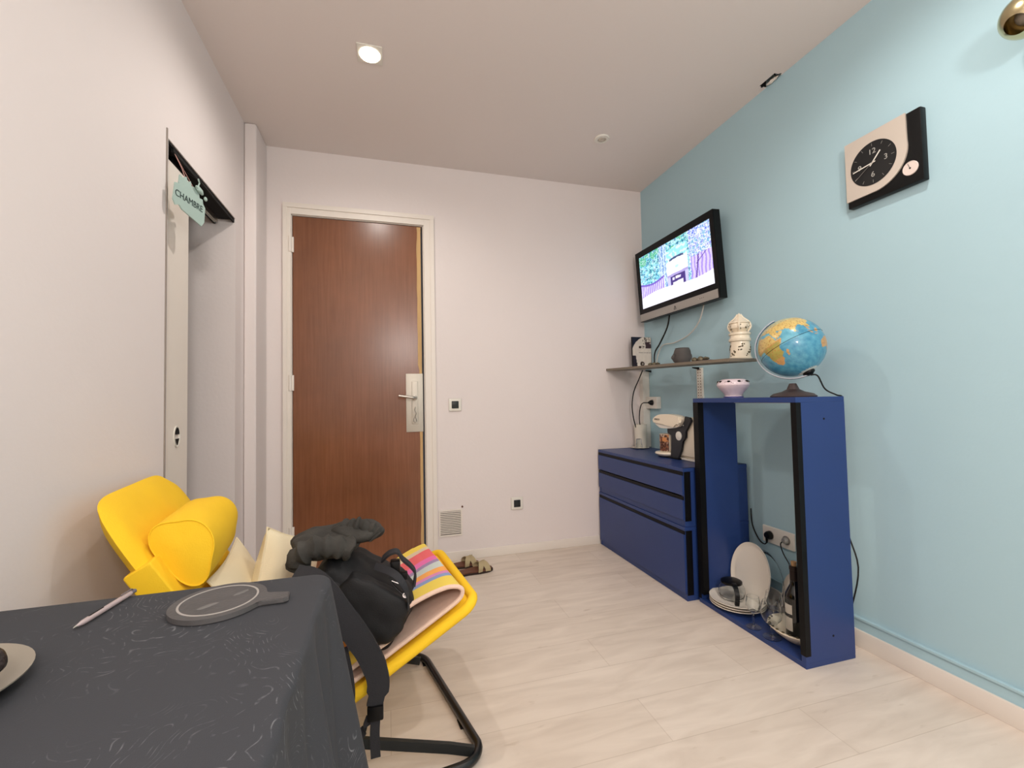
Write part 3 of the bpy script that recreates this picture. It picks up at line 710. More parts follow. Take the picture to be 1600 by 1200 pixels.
# ceramic tower
tx, ty = 1.706, 1.806; tz = zs(ty)+.0012
t = thing('ceramic_lantern', 'tall cream ceramic tower lantern with pierced leaf motifs, on shelf end', 'lantern', (tx, ty, tz))
build('lower_body', MB().lathe([(0, 0), (.052, 0), (.053, .012), (.049, .016), (.047, .030), (.044, .092), (.050, .096), (.051, .106), (.046, .112), (.045, .124), (.050, .128), (.050, .136), (.040, .142), (0, .142)], (tx, ty, tz), 48), M_ceram, t)
build('upper_bulb', MB().lathe([(.030, .142), (.034, .150), (.045, .160), (.047, .172), (.042, .186), (.033, .190), (0, .190)], (tx, ty, tz), 48), M_ceram, t)
build('roof', MB().lathe([(.048, .186), (.047, .190), (.030, .202), (.012, .222), (.006, .232), (.002, .238), (0, .238)], (tx, ty, tz), 48), M_ceram, t)
rb = MB()
for k in range(4):
    a = math.pi/4+k*math.pi/2; rb.tube([(tx+r*math.cos(a), ty+r*math.sin(a), tz+z) for r, z in ((.037, .144), (.050, .165), (.044, .190), (.020, .212), (.006, .232))], .005, 8, sm=3)
build('ribs', rb, M_ceram, t)
def motif(mb, cx, cy, rfn, z, a, s_, rng):
    """little raised leaf cluster on a surface of revolution"""
    for k in range(5):
        da = rng.uniform(-.22, .22); dz = rng.uniform(-.010, .010); r = rfn(z+dz)
        p = Vector((cx+r*math.cos(a+da), cy+r*math.sin(a+da), z+dz))
        mb.blob(p, (s_, s_, s_*rng.uniform(.7, 1.3)), 1)
    return mb
rng = random.Random(3); mo = MB()
for k in range(16):
    a = k*2*math.pi/16; motif(mo, tx, ty, lambda z: .0460-.04*(z-tz-.03), tz+.030+.014*(k % 4), a, .0042, rng)
for k in range(8): motif(mo, tx, ty, lambda z: .045, tz+.166, k*math.pi/4, .0035, rng)
build('leaf_motifs', mo, M_olive, t)
# small bowl burner on the frame
px_, py_ = 1.55, 1.692; pz_ = zt
t = thing('pierced_bowl', 'small pierced white ceramic bowl on the left of the blue frame top', 'bowl', (px_, py_, pz_))
build('foot', MB().lathe([(0, 0), (.042, 0), (.042, .006), (.036, .008), (.036, .013), (0, .013)], (px_, py_, pz_), 40), [M_ceramlil], t)
build('foot_ring', MB().lathe([(.0425, .0004), (.0430, .0065), (.040, .0068), (.040, .0004)], (px_, py_, pz_), 40, cap=False), mat('blue_glaze', (60, 68, 130), .3), t)
build('vessel', MB().lathe([(.038, .0132), (.042, .022), (.058, .040), (.068, .054), (.070, .060), (.067, .069), (.056, .082), (.045, .087), (.040, .087), (.040, .082), (.052, .074), (0, .066)], (px_, py_, pz_), 48, cap=False), M_ceramlil, t)
for k in range(9):
    a = k*2*math.pi/9+.2; build('pierced_hole', MB().blob((px_+.0610*math.cos(a), py_+.0610*math.sin(a), pz_+.0755), (.0075, .0075, .0045), 2), M_dark, t)
rng = random.Random(5); mo = MB()
for k in range(9): motif(mo, px_, py_, lambda z: .0675, pz_+.066, k*2*math.pi/9+.2+math.pi/9, .0018, rng)
build('leaf_motifs', mo, M_olive, t)
# ================================================================== GLOBE
gc = Vector((1.575, 1.400, 1.190)); gr = .119
view = (Vector((0, 0, 1))-gc).normalized(); scr = view.cross(Vector((0, 0, 1))).normalized()*-1   # screen right
scu = scr.cross(view)*-1
scu = Vector((0, 0, 1))-view*view.z; scu.normalize(); scr = (-view).cross(scu).normalized()
Nn = ((-.46*scr+.86*scu).normalized()*math.cos(math.radians(14))-view*math.sin(math.radians(14))).normalized()
G0 = (view-Nn*view.dot(Nn)).normalized(); GE = Nn.cross(G0)     # central meridian of the view and the direction east of it
LON0 = 56
LAND = [
 ([(-17, 15), (-16, 20), (-13, 27), (-6, 35), (3, 37), (10, 37), (11, 33), (20, 31), (25, 32), (33, 31), (36, 24), (39, 16), (43, 11.5), (51, 12), (48, 4), (41, -2), (39, -7), (41, -15), (35, -20), (35, -25), (32, -28), (27, -34), (19, -35), (15, -27), (12, -17), (13, -8), (9, 0), (9, 4), (4, 6), (-4, 5), (-8, 4.5), (-13, 8)], 1),
 ([(35, 30), (40, 21), (43, 13), (52, 16), (59, 22), (56, 26), (51, 25), (48, 30), (57, 27), (62, 25), (67, 25), (72, 20), (75, 12), (77.5, 8), (80, 13), (81, 16), (87, 21), (91, 22), (94, 17), (98, 16), (98, 8), (103, 1.5), (102, 6), (100, 13), (105, 9), (109, 12), (106, 20), (112, 22), (120, 26), (122, 31), (119, 37), (125, 40), (130, 43), (140, 53), (142, 60), (160, 60), (179, 68), (140, 73), (110, 76), (80, 72), (60, 69), (40, 66), (25, 71), (12, 65), (5, 60), (8, 55), (0, 49), (-4, 48), (-1, 43), (-9, 43), (-9, 37), (-5, 36), (0, 39), (4, 43), (12, 44), (16, 40), (19, 41), (23, 37), (27, 40), (29, 37), (35, 36)], 1),
 ([(44, -25), (47, -25), (50, -16), (49, -12), (44, -17)], 1),
 ([(114, -22), (114, -34), (123, -34), (132, -32), (138, -35), (146, -39), (151, -34), (153, -26), (146, -19), (142, -11), (140, -17), (136, -12), (130, -13), (122, -18)], 1),
 ([(95, 5), (104, -3), (106, -6), (101, -2)], 1), ([(105, -7), (114, -8), (114, -7), (106, -6)], 1), ([(109, 1), (113, 3), (118, 6), (118, -1), (115, -4), (110, -2)], 1), ([(131, -1), (141, -3), (150, -10), (141, -9), (135, -4)], 1),
 ([(80, 9), (82, 7), (80.5, 6)], 1)]
def globecol(p):
    d = (p).normalized()   # local coords centred on globe
    lat = math.degrees(math.asin(max(-1, min(1, d.dot(Nn))))); lon = LON0+math.degrees(math.atan2(d.dot(GE), d.dot(G0)))
    lon = (lon+180) % 360-180
    nn = N2(lon*.11, lat*.11); n2 = N2(lon*.35, lat*.35, 4)
    if lat < -72+4*n2: return lin((214, 220, 214))
    la, lo = lat+1.3*n2, lon+1.5*n2
    for poly, _ in LAND:
        if inpoly(lo, la, poly):
            if abs(lat) > 48: c = (190, 190, 146)
            elif -20 < lat < 8 and lon < 45: c = (168, 158, 84)
            elif lat > 10: c = (208, 182, 112)
            else: c = (196, 150, 92)
            if n2 > .3: c = (176, 132, 72)
            return tuple(v*(1+.18*nn) for v in lin(c))
    k = .5+.5*nn+.25*n2
    a, b_ = lin((44, 122, 160)), lin((112, 182, 200))
    if lat > -2 and lon < 78: k += .45
    k = max(0, min(1, k*.75))
    return tuple(x*(1-k)+y*k for x, y in zip(a, b_))
t = thing('globe', 'illustrated world globe on a dark brown stand, on the blue frame', 'globe', (gc.x, gc.y, zt))
gm = MB(); bmesh.ops.create_uvsphere(gm.bm, u_segments=260, v_segments=150, radius=gr)
gm.bm.transform(Matrix.Translation(gc)); gb = build('ball', gm, mat('printed_globe_surface', (50, 140, 180), .3, attr='Col', coat=.3), t)
off = gc-Vector((gc.x, gc.y, zt))
paint(gb, lambda p: globecol(p-off))
build('equator_line', MB().tube([gc+(G0*math.cos(a)+GE*math.sin(a))*(gr+.0002) for a in [2*math.pi*i/96 for i in range(96)]], .0008, 5, closed=True), M_dark, t)
# meridian arm from north pole round the left side to the south pole
Wd = -(GE)
arc = []
for i in range(41):
    a = math.radians(-2+i*184/40); arc.append(gc+(Nn*math.cos(a)+Wd*math.sin(a))*(gr+.010))
mer = MB().ribbon(arc, .016, .004, Wd.cross(Nn)); 
build('meridian_arm', mer, mat('pale_grey_metal', (178, 182, 190), .35, .5), t)
build('pole_cap', MB().lathe([(.022, -.002), (.022, .006), (.010, .014), (0, .014)], gc-Nn*(gr-.001), 24, -Nn), M_black, t)
build('stand', MB().lathe([(0, 0), (.080, 0), (.082, .004), (.070, .014), (.040, .022), (.022, .032), (.014, .052), (.012, .055), (0, .055)], (gc.x, gc.y, zt), 48), M_brownbase, t)
pS = gc-Nn*(gr+.014)
build('cord', MB().tube([pS, pS+Vector((.02, -.012, -.004)), Vector((1.650, 1.325, zt+.030)), Vector((1.675, 1.300, zt+.006)), Vector((1.702, 1.298, zt-.004)), Vector((1.722, 1.315, .93)), Vector((1.735, 1.335, .80)), Vector((1.735, 1.335, .50)), Vector((1.733, 1.290, .33)), Vector((1.738, 1.33, .15))], .0030, 8, sm=6), M_cabled, t)
# ================================================================== CLOCK
kx = XR-.001; cy0, cy1, cz0, cz1 = 1.032, 1.288, 1.726, 1.980
t = thing('wall_clock', 'square silver and black wall clock with round dial, on blue wall', 'clock', (XR, 1.16, 1.853))
kt = .028
build('case', MB().box(XR-kt, XR-.0005, cy0, cy1, cz0, cz1, .004, 2), M_black, t)
# front coordinates: u runs to the right as seen (toward -y), v up
CS = cy1-cy0
def cp(u, v, d=0): return Vector((XR-kt-d, cy1-u*CS, cz0+v*CS))
shape = [(.0, 1.0), (.83, 1.0)]
for i in range(19):
    a = math.radians(8-i*(92/18.0)); shape.append((.38+.46*math.cos(a), .555+.455*math.sin(a)))
shape += [(.0, .10)]
sh = MB(); a_ = [sh.bm.verts.new(cp(u, v, .0002)) for u, v in shape]; b_ = [sh.bm.verts.new(cp(u, v, .006)) for u, v in shape]
sh.bm.faces.new(a_); sh.bm.faces.new(b_)
for i in range(len(a_)):
    j = (i+1) % len(a_); sh.bm.faces.new((a_[i], a_[j], b_[j], b_[i]))
build('face_plate', sh, M_champ, t, smooth_=False)
dc = cp(.395, .53, .0062)
build('dial', MB().lathe([(.315*CS, 0), (.315*CS, .001), (0, .0011)], dc, 64, (-1, 0, 0)), mat('black_dial', (20, 21, 22), .35), t, smooth_=False)
UU = Vector((0, -1, 0)); VV = Vector((0, 0, 1)); M_num = mat('numeral_grey', (176, 174, 168), .5)
for s_, u, v in (('12', 0, .17), ('3', .18, 0), ('6', 0, -.17), ('9', -.18, 0)):
    nm = MB(); text_into(nm, s_, .028, dc+Vector((-.0016, 0, 0))+UU*u*CS+VV*v*CS, UU, VV, .0003); build('numeral', nm, M_num, t, smooth_=False)
for k in range(12):
    a = k*math.pi/6; build('hour_mark', MB().ribbon([dc+Vector((-.0016, 0, 0))+(UU*math.sin(a)+VV*math.cos(a))*r*CS for r in (.25, .29)], .0010, .0005, UU*math.cos(a)-VV*math.sin(a)), M_sil, t, smooth_=False)
def hand(name, ang, l_, wd, dx, m_):
    a = math.radians(ang); dr = UU*math.sin(a)+VV*math.cos(a)
    build(name, MB().ribbon([dc+Vector((dx, 0, 0))-dr*.012, dc+Vector((dx, 0, 0))+dr*l_], wd, .0008, UU*math.cos(a)-VV*math.sin(a)), m_, t, smooth_=False)
hand('hour_hand', 41, .045, .0045, -.0035, M_white); hand('minute_hand', 264, .070, .0038, -.0045, M_white); hand('second_hand', 236, .075, .0008, -.0055, M_sil)
tc_ = cp(.855, .215, .0003)
th_ = build('thermometer', MB().lathe([(.094*CS, 0), (.094*CS, .003), (.088*CS, .004), (.085*CS, .003), (0, .003)], tc_, 40, (-1, 0, 0)), mat('dial_ivory', (222, 208, 200), .4), t)
build('needle', MB().ribbon([tc_+Vector((-.0045, 0, 0)), tc_+Vector((-.0045, .006, .018))], .001, .0004, (0, 1, 0)).lathe([(.003, 0), (0, .001)], tc_+Vector((-.004, 0, 0)), 12, (-1, 0, 0)), M_black, th_)
# ================================================================== TELEVISION
P_tl, P_tr, P_br, P_bl = Vector((1.690, 2.706, 2.003)), Vector((1.690, 1.940, 2.003)), Vector((1.712, 1.932, 1.520)), Vector((1.712, 2.694, 1.520))
TU = (P_tr-P_tl).normalized(); TW = (P_tr-P_tl).length; TV_ = (P_tl-P_bl).normalized(); TH = (P_tl-P_bl).length; TN = TU.cross(TV_).normalized()
t = thing('television', 'black flat screen television on the blue wall showing a truck', 'television', (XR, 2.32, 1.52))
o_ = P_bl
def tvp(u, v, d=0): return o_+TU*u+TV_*v+TN*d
assert TN.x < 0
mb = MB().prism([(0, 0), (TW, 0), (TW, TH), (0, TH)], -.040, tvp(0, 0, 0), TU, TV_)
build('housing', mb, M_black, t, smooth_=False)
bz = MB(); L_, B_, R_, T_ = .036, .086, .030, .040
for poly in ([(0, 0), (TW, 0), (TW, B_), (0, B_)], [(0, TH-T_), (TW, TH-T_), (TW, TH), (0, TH)], [(0, B_), (L_, B_), (L_, TH-T_), (0, TH-T_)], [(TW-R_, B_), (TW, B_), (TW, TH-T_), (TW-R_, TH-T_)]):
    bz.prism(poly, .006, tvp(0, 0, .0001), TU, TV_)
build('bezel', bz, mat('gloss_black', (5, 5, 6), .3, spec=.2), t, smooth_=False)
build('silver_strip', MB().prism([(.004, .004), (TW-.012, .004), (TW-.012, .052), (.004, .052)], .002, tvp(0, 0, .0062), TU, TV_), M_sil, t, smooth_=False)
lg = MB()
for a, b_ in (((.378, .016), (.388, .036)), ((.388, .036), (.398, .016)), ((.382, .016), (.394, .016))):
    lg.tube([tvp(*a, .0088), tvp(*b_, .0088)], .0013, 6)
for k in range(4): build('front_button', MB().blob(tvp(.60+k*.014, .030, .0085), (.002, .002, .002), 1), M_white if k == 0 else M_black, t)
build('logo', lg, M_black, t)
SW, SH = TW-L_-R_, TH-B_-T_
so = tvp(L_, B_, .001); scrm = MB(); scrm.grid(lambda u, v: so+TU*u*SW+TV_*v*SH, 230, 130)
ts = build('screen', scrm, M_screen, t, smooth_=False)
WS = wmat(ts)
def tvcol(p):
    q = WS @ p-so; u = q.dot(TU)/SW; v = q.dot(TV_)/SH
    n1 = N2(u*9, v*6); n2 = N2(u*28, v*18, 2); n3 = N2(u*60, v*34, 5)
    wht = (1, 1, 1.05)
    road = .20+.04*math.sin(u*6)
    if v < road: return tuple(c*(1-.12*max(0, n2)) for c in (1, .98, 1.08))
    # truck
    if .415 < u < .70 and v < .86-.25*abs(u-.55):
        if v < .36:
            if u < .46 or u > .66: return (.62, .6, 1.0)
            if .49 < u < .63 and v < .25: return (.9, .9, 1)
            if (abs(u-.50) < .015 or abs(u-.585) < .015) and .29 < v < .33: return (.8, .78, 1)
            if .53 < u < .57 and .29 < v < .34: return (.9, .85, .9)
            return (.06, .03, .22)
        if v < .40: return (.45, .38, .75)
        arch = .66-1.6*(u-.555)**2
        if abs(v-arch) < .018 and .46 < u < .65: return (.05, .09, .22)
        if v < arch: return (1, 1, 1.0) if (u-.555)**2+(v-.5)**2 > .0006 else (.55, .85, .85)
        return (.35+.4*(n2 > .1), .75+.2*(n3 > 0), .9)
    fil = abs(N2(u*24, v*20, 9)) < .045 or abs(N2(u*13+4, v*30, 12)) < .03
    # fences
    if u < .37 and v < .47-.06*math.sin(u*8):
        if v > .435-.06*math.sin(u*8): return (.20, .12, .62)
        return (.86, .80, 1) if math.sin(u*210) > .1 else (.34, .22, .82)
    if u > .74 and v < .52:
        if abs((u-.80)-(v-.2)*.10) < .007 or (abs((u-.82)-(v-.40)*.9) < .007 and v > .38): return (.10, .04, .30)
        return (.72, .62, 1.0) if math.sin(u*150+n1*3) > -.3 else (.40, .28, .92)
    if u > .72:
        if abs(math.sin(u*70+n2*3)) < .34 or abs(math.sin(v*40+n2*2)) < .22 or fil: return (.86, .92, 1.0)
        if v > .84 and n1 > -.15: return (.12, .20, .80)
        return (.16, .44, .72) if n2 > 0 else (.30, .34, .80)
    if fil: return (.72, .90, 1.0)
    if .31 < u < .415:
        return (.66, .82, 1) if math.sin(u*170+n2*4) > -.1 else (.18, .34, .70)
    # foliage
    if v > .80 and n1+.5*n2 > .12: return (.10, .52, .30)
    q_ = n2+.6*n3
    if q_ > .16: return (.42, .88, .95)
    if q_ < -.24: return (.01, .18, .34)
    return (.10, .52, .72) if n1 > -.1 else (.08, .46, .50)
paint(ts, tvcol)
build('wall_mount', MB().box(1.745, XR-.001, 2.22, 2.42, 1.68, 1.86, .003), M_black, t)
t = thing('television_cable', 'black cable hanging from the television behind the shelf into the paper tub', 'cable', (1.73, 2.55, 1.19))
build('upper_run', MB().tube([(1.745, 2.42, 1.535), (1.752, 2.46, 1.45), (1.758, 2.55, 1.36), (1.752, 2.605, 1.30), (1.75, 2.612, 1.222)], .005, 8, sm=5), M_cabled, t)
build('lower_run', MB().tube([(1.69, 2.662, zs(2.66)-.0135), (1.668, 2.680, 1.12), (1.640, 2.70, 1.04), (1.626, 2.705, .95), (1.630, 2.700, .86), (1.648, 2.700, .79)], .004, 8, sm=5), M_cabled, t)
tag(build('aerial_cable', MB().tube([(1.76, 2.12, 1.53), (1.765, 2.17, 1.44), (1.770, 2.27, 1.375), (1.775, 2.42, 1.345), (1.775, 2.54, 1.345), (1.778, 2.60, 1.30), (1.779, 2.63, 1.235)], .004, 8, sm=6), M_cablew, origin=(1.77, 2.4, 1.35)), 'white aerial cable drooping from the television along the blue wall', 'cable')
# ================================================================== COFFEE MACHINE, TUB, MUG
ZC = .6452
t = thing('coffee_machine', 'cream and black pod coffee machine on the blue drawer cabinet', 'coffee machine', (1.60, 2.18, ZC))
# machine axis along y: nose toward +y (left in view)
def shape2(name, pts, x0, x1, material, bev=.006, sm=4):
    pp = [(v.x, v.y) for v in smooth([Vector((a, b_, 0)) for a, b_ in pts], sm, True)] if sm else pts
    return build(name, MB().prism(pp, x1-x0, (x0, 0, 0), (0, 1, 0), (0, 0, 1), bev=bev), material, t)
shape2('water_tank', [(2.192, ZC+.012), (2.180, .70), (2.165, .75), (2.125, .82), (2.075, .872), (2.045, .884), (1.985, .880), (1.960, .86), (1.950, .75), (1.945, ZC+.012)], 1.576, 1.700, M_cream, .014, 0)
build('tank_base', MB().box(1.575, 1.704, 1.940, 2.196, ZC+.0005, ZC+.012, .004), M_white, t)
shape2('column', [(2.063, .889), (2.020, .884), (2.008, .868), (2.030, .838), (2.062, .808), (2.060, .772), (2.092, .750), (2.100, .70), (2.130, ZC+.002), (2.20, ZC+.002), (2.190, .70), (2.182, .780), (2.222, .786), (2.224, .815), (2.141, .820), (2.092, .836), (2.064, .866)], 1.560, 1.574, mat('charcoal_plastic', (34, 36, 42), .45), .003, 0)
shape2('head', [(2.327, .850), (2.312, .870), (2.280, .888), (2.235, .897), (2.160, .899), (2.095, .892), (2.066, .878), (2.072, .855), (2.105, .829), (2.175, .834), (2.260, .843)], 1.530, 1.574, M_cream, .012, 3)
shape2('chin', [(2.315, .846), (2.285, .823), (2.221, .816), (2.132, .823), (2.110, .836), (2.22, .850)], 1.538, 1.570, M_white, .006, 3)
build('button', MB().lathe([(.025, 0), (.025, .004), (.021, .006), (0, .006)], (1.560, 2.115, .779), 28, (-1, 0, 0)), M_white, t)
build('indicator', MB().lathe([(.004, 0), (.003, .002), (0, .002)], (1.560, 2.075, .840), 14, (-1, 0, 0)), M_white, t)
build('cup_tray', MB().lathe([(0, .008), (.052, .008), (.064, .014), (.070, .022), (.066, .030), (.050, .033), (0, .033)], (1.585, 2.262, ZC), 44), M_cream, t)
build('tray_foot', MB().box(1.555, 1.62, 2.12, 2.31, ZC+.0006, ZC+.008, .003), M_black, t)
lg = MB(); text_into(lg, 'BOSCH', .015, (1.5295, 2.275, .866), (0, -1, 0), (0, 0, 1), .0006)
build('maker_name', lg, M_dark, t, smooth_=False)
mz = ZC+.0335
t = thing('mug', 'printed brown pattern mug standing on the coffee machine tray', 'mug', (1.585, 2.262, mz))
mg = MB(); mg.lathe([(0, .0), (.037, .0), (.0405, .004), *[(.041, .004+.098*i/24) for i in range(1, 25)], (.0385, .102), (.038, .008), (0, .006)], (0, 0, 0), 64)
bo = build('body', mg, M_attr, t, local=True)
def mugc(p):
    a = math.degrees(math.atan2(p.y, p.x)) % 360; r = math.hypot(p.x, p.y)
    if r < .040 or p.z > .098 or p.z < .003 or 248 < a < 290: return lin((236, 224, 204))
    n = N2(p.x*90, p.y*90, p.z*90); n2 = N2(p.x*45, p.y*45, p.z*45+4)
    if p.z > .060 and n2 > .0: return lin((210, 140, 84))
    if n > .28: return lin((196, 176, 156))
    if n < -.2: return lin((64, 38, 26))
    return lin((138, 84, 56)) if n2 > -.1 else lin((104, 62, 46))
paint(bo, mugc)
build('handle', MB().tube([((.041+q)*math.cos(ha), (.041+q)*math.sin(ha), z) for ha, q, z in [(math.radians(272), q, z) for q, z in ((-.001, .080), (.016, .082), (.026, .066), (.024, .040), (.012, .018), (-.001, .014))]], .0045, 10, sm=5), M_porc, t, local=True)
# white tub on a saucer with a glass turned upside down
t = thing('paper_tub', 'tall white translucent tub standing on a saucer in the far corner', 'tub', (1.685, 2.708, ZC))
build('tub', MB().lathe([(0, .0045), (.038, .0045), (.044, .165), (.0425, .165), (.037, .007), (0, .007)], (1.688, 2.708, ZC), 40), mat('milky_plastic', (226, 220, 204), .5), t)
t2 = build('saucer', MB().lathe([(0, .0006), (.045, .0006), (.062, .006), (.063, .0085), (.046, .0044), (0, .0044)], (0, 0, 0), 40), M_porc, origin=(0, 0, 0), local=True); t2.location = (1.678, 2.706, ZC)
tag(t2, 'white saucer under the white tub in the far corner', 'saucer')
t = build('drinking_glass', MB().lathe([(.022, 0), (.017, .062), (0, .064), (0, .061), (.015, .059), (.0203, .0)], (1.640, 2.655, ZC+.0095), 28, cap=False), M_glass, origin=(1.640, 2.655, ZC+.0003)); t.location.z = ZC+.0005
tag(t, 'small upturned drinking glass in front of the white tub', 'glass')
# ================================================================== HANGING SIGN
t = thing('hanging_door_sign', 'pale green cut-out door sign with dark lettering, hanging from the track', 'sign', (XL+.03, 1.80, 1.80))
sx = XL+.035; ang = math.radians(14)
SUv = Vector((math.sin(ang)*.9, math.cos(ang), 0)).normalized(); SVv = Vector((.04, -.05, 1)).normalized(); so_ = Vector((sx-.012, 1.722, 1.668))
sg = [(.0, .035), (.012, .02), (.03, .028), (.045, .018), (.15, .0), (.165, .02), (.168, .075), (.155, .085), (.152, .10), (.135, .098), (.13, .118), (.11, .125), (.09, .12), (.085, .135), (.07, .125), (.062, .140), (.045, .128), (.03, .132), (.025, .10), (.008, .095), (.005, .07)]
build('board', MB().prism(sg, .004, so_, SUv, SVv), M_sign, t, smooth_=False)
tx_ = MB(); SN = SUv.cross(SVv).normalized()
sgn = 1 if SN.x > 0 else -1
text_into(tx_, 'CHAMBRE', .032, so_+SUv*.080+SVv*.062+SN*(.0048 if sgn > 0 else -.001), SUv, SVv, .0004)
build('lettering', tx_, mat('dark_green_grey_ink', (52, 68, 66), .7), t, smooth_=False)
build('bird_figure', MB().blob(so_+SUv*.13+SVv*.125+SN*.006, (.006, .030, .012), 3, .3).blob(so_+SUv*.165+SVv*.108+SN*.006, (.005, .010, .008), 3).tube([so_+SUv*.118+SVv*.128+SN*.006, so_+SUv*.128+SVv*.150+SN*.006, so_+SUv*.120+SVv*.162+SN*.006], .0025, 6), M_sign, t)
build('ribbon', MB().ribbon([so_+SUv*.06+SVv*.138, Vector((sx-.008, 1.79, 1.84)), Vector((XL-.006, 1.815, 1.905))], .005, .001, (0, 1, 0)).ribbon([so_+SUv*.11+SVv*.12, Vector((sx-.008, 1.812, 1.84)), Vector((XL-.006, 1.82, 1.905))], .003, .001, (0, 1, 0)), mat('faded_pink_ribbon', (196, 150, 140), .7), t)
# ================================================================== TABLE
ZT = .660; tx0, tx1, ty0, ty1 = -.700, -.124, .18, .958
t = thing('dining_table', 'rectangular table hidden under a charcoal cloth at lower left', 'table', ((tx0+tx1)/2, (ty0+ty1)/2, 0))
build('table_top', MB().box(tx0, tx1, ty0, ty1, ZT-.026, ZT-.003, .003), M_greywood, t)
for x in (tx0+.04, tx1-.04):
    for y in (ty0+.04, ty1-.04): build('leg', MB().box(x-.02, x+.02, y-.02, y+.02, 0, ZT-.0262, .003), M_greywood, t)
# cloth
def perim(n):
    r = .025; out = []
    cs_ = [((tx1-r, ty1-r), 90, 0), ((tx1-r, ty0+r), 0, -90), ((tx0+r, ty0+r), -90, -180), ((tx0+r, ty1-r), 180, 90)]
    segs = []
    for k, (c, a0, a1) in enumerate(cs_):
        for i in range(17):
            a = math.radians(a0+(a1-a0)*i/16); segs.append((Vector((c[0]+r*math.cos(a), c[1]+r*math.sin(a), 0)), Vector((math.cos(a), math.sin(a), 0)), k, i/16))
        nc, b0, _ = cs_[(k+1) % 4]; pa = segs[-1][0]; a = math.radians(a1); pb = Vector((nc[0]+r*math.cos(a), nc[1]+r*math.sin(a), 0))
        m_ = 70
        for i in range(1, m_): segs.append((pa.lerp(pb, i/m_), Vector((math.cos(a), math.sin(a), 0)), k+10, i/m_))
    return segs
SG = perim(0)
def clothpt(i, s):
    p, nrm, k, f = SG[i % len(SG)]
    drop = .50; corner = 0
    if k < 10: corner = math.sin(f*math.pi) ** .5 if 0 < f < 1 else 0
    c_ = 1 if k < 10 else max(0, 1-min(f, 1-f)*7.5)
    c_ = c_*c_*(3-2*c_)
    left = nrm.x < -.5
    dist = s*drop*(1+.10*c_)
    flare = (.060*c_+.030)*(dist/.5)**1.0
    wob = 0
    if k >= 10:
        L = f*(ty1-ty0 if k % 2 == 0 else tx1-tx0)
        wob = (.016*math.sin(L*58+1.2)+.010*math.sin(L*31+.4))*min(1, dist/.25)*min(1, min(f, 1-f)*14)
    if left: flare = 0; wob = 0
    rr = .010; 
    if s <= 0: return Vector((p.x, p.y, ZT))
    # rounded rim
    if dist < .02: ang_ = dist/.02*math.pi/2; off_ = rr*math.sin(ang_); z = ZT-rr*(1-math.cos(ang_))
    else: off_ = rr; z = ZT-rr-(dist-.02)
    o2 = off_+flare+wob
    if left: o2 = .0105*min(1, dist/.02)
    q = p+nrm*max(.004 if s > 0 else 0, o2)
    return Vector((q.x, q.y, max(z, .01)))
cm = MB(); bm = cm.bm; nP = len(SG); rings = []
ss = [0, .008, .016, .025, .034, .044, .07, .1, .15, .2, .27, .34, .42, .5, .58, .66, .74, .82, .9, 1]
for s_ in ss: rings.append([bm.verts.new(clothpt(i, s_)) for i in range(nP)])
cc = Vector(((tx0+tx1)/2, (ty0+ty1)/2, ZT))
inner = [rings[0]]
for f in (.9, .75, .55, .3):
    inner.append([bm.verts.new(Vector((cc.x+(v.co.x-cc.x)*f, cc.y+(v.co.y-cc.y)*f, ZT+.0008*N2(v.co.x*7*f, v.co.y*7*f)))) for v in rings[0]])
for a, b_ in list(zip(rings, rings[1:]))+list(zip(inner[1:], inner)):
    for i in range(nP):
        j = (i+1) % nP; bm.faces.new((a[i], a[j], b_[j], b_[i]))
bm.faces.new(inner[-1])
tc2 = build('tablecloth', cm, M_cloth, origin=(cc.x, cc.y, ZT))
tc2.data.set_sharp_from_angle(angle=math.radians(80))
tag(tc2, 'charcoal paisley tablecloth draped over the table at lower left', 'tablecloth')
ZS = ZT+.0015
# slate board with a handle
bc = Vector((-.279, .868, ZS)); br_ = .071
t = thing('slate_serving_board', 'round dark slate serving board with a handle on the tablecloth', 'board', bc)
ha = math.radians(-8); out = []
for i in range(64):
    a = ha+math.radians(14)+(2*math.pi-math.radians(28))*i/63; out.append((br_*math.cos(a), br_*math.sin(a)))
hv = Vector((math.cos(ha), math.sin(ha))); pv = Vector((-hv.y, hv.x))
for l_, w2 in ((.074, -.017), (.108, -.014), (.114, -.008), (.108, .015), (.074, .017)): 
    q = hv*l_+pv*w2; out.append((q.x, q.y))
build('board', MB().prism(out, .008, (0, 0, 0), bev=.0015), M_slate, t, local=True)
build('ring_groove', MB().lathe([(.0555, .0081), (.0555, .0088), (.0588, .0088), (.0588, .0081)], (0, 0, 0), 64, cap=False), M_slate2, t, local=True)
build('chalk_marks', MB().blob((-.01, -.022, .0083), (.017, .006, .0007), 2, .4, rot=Matrix.Rotation(.7, 3, 'Z')).blob((.028, .02, .0083), (.014, .005, .0006), 2, .4, seed=3, rot=Matrix.Rotation(.9, 3, 'Z')), mat('worn_grey', (112, 110, 108), .8), t, local=True)
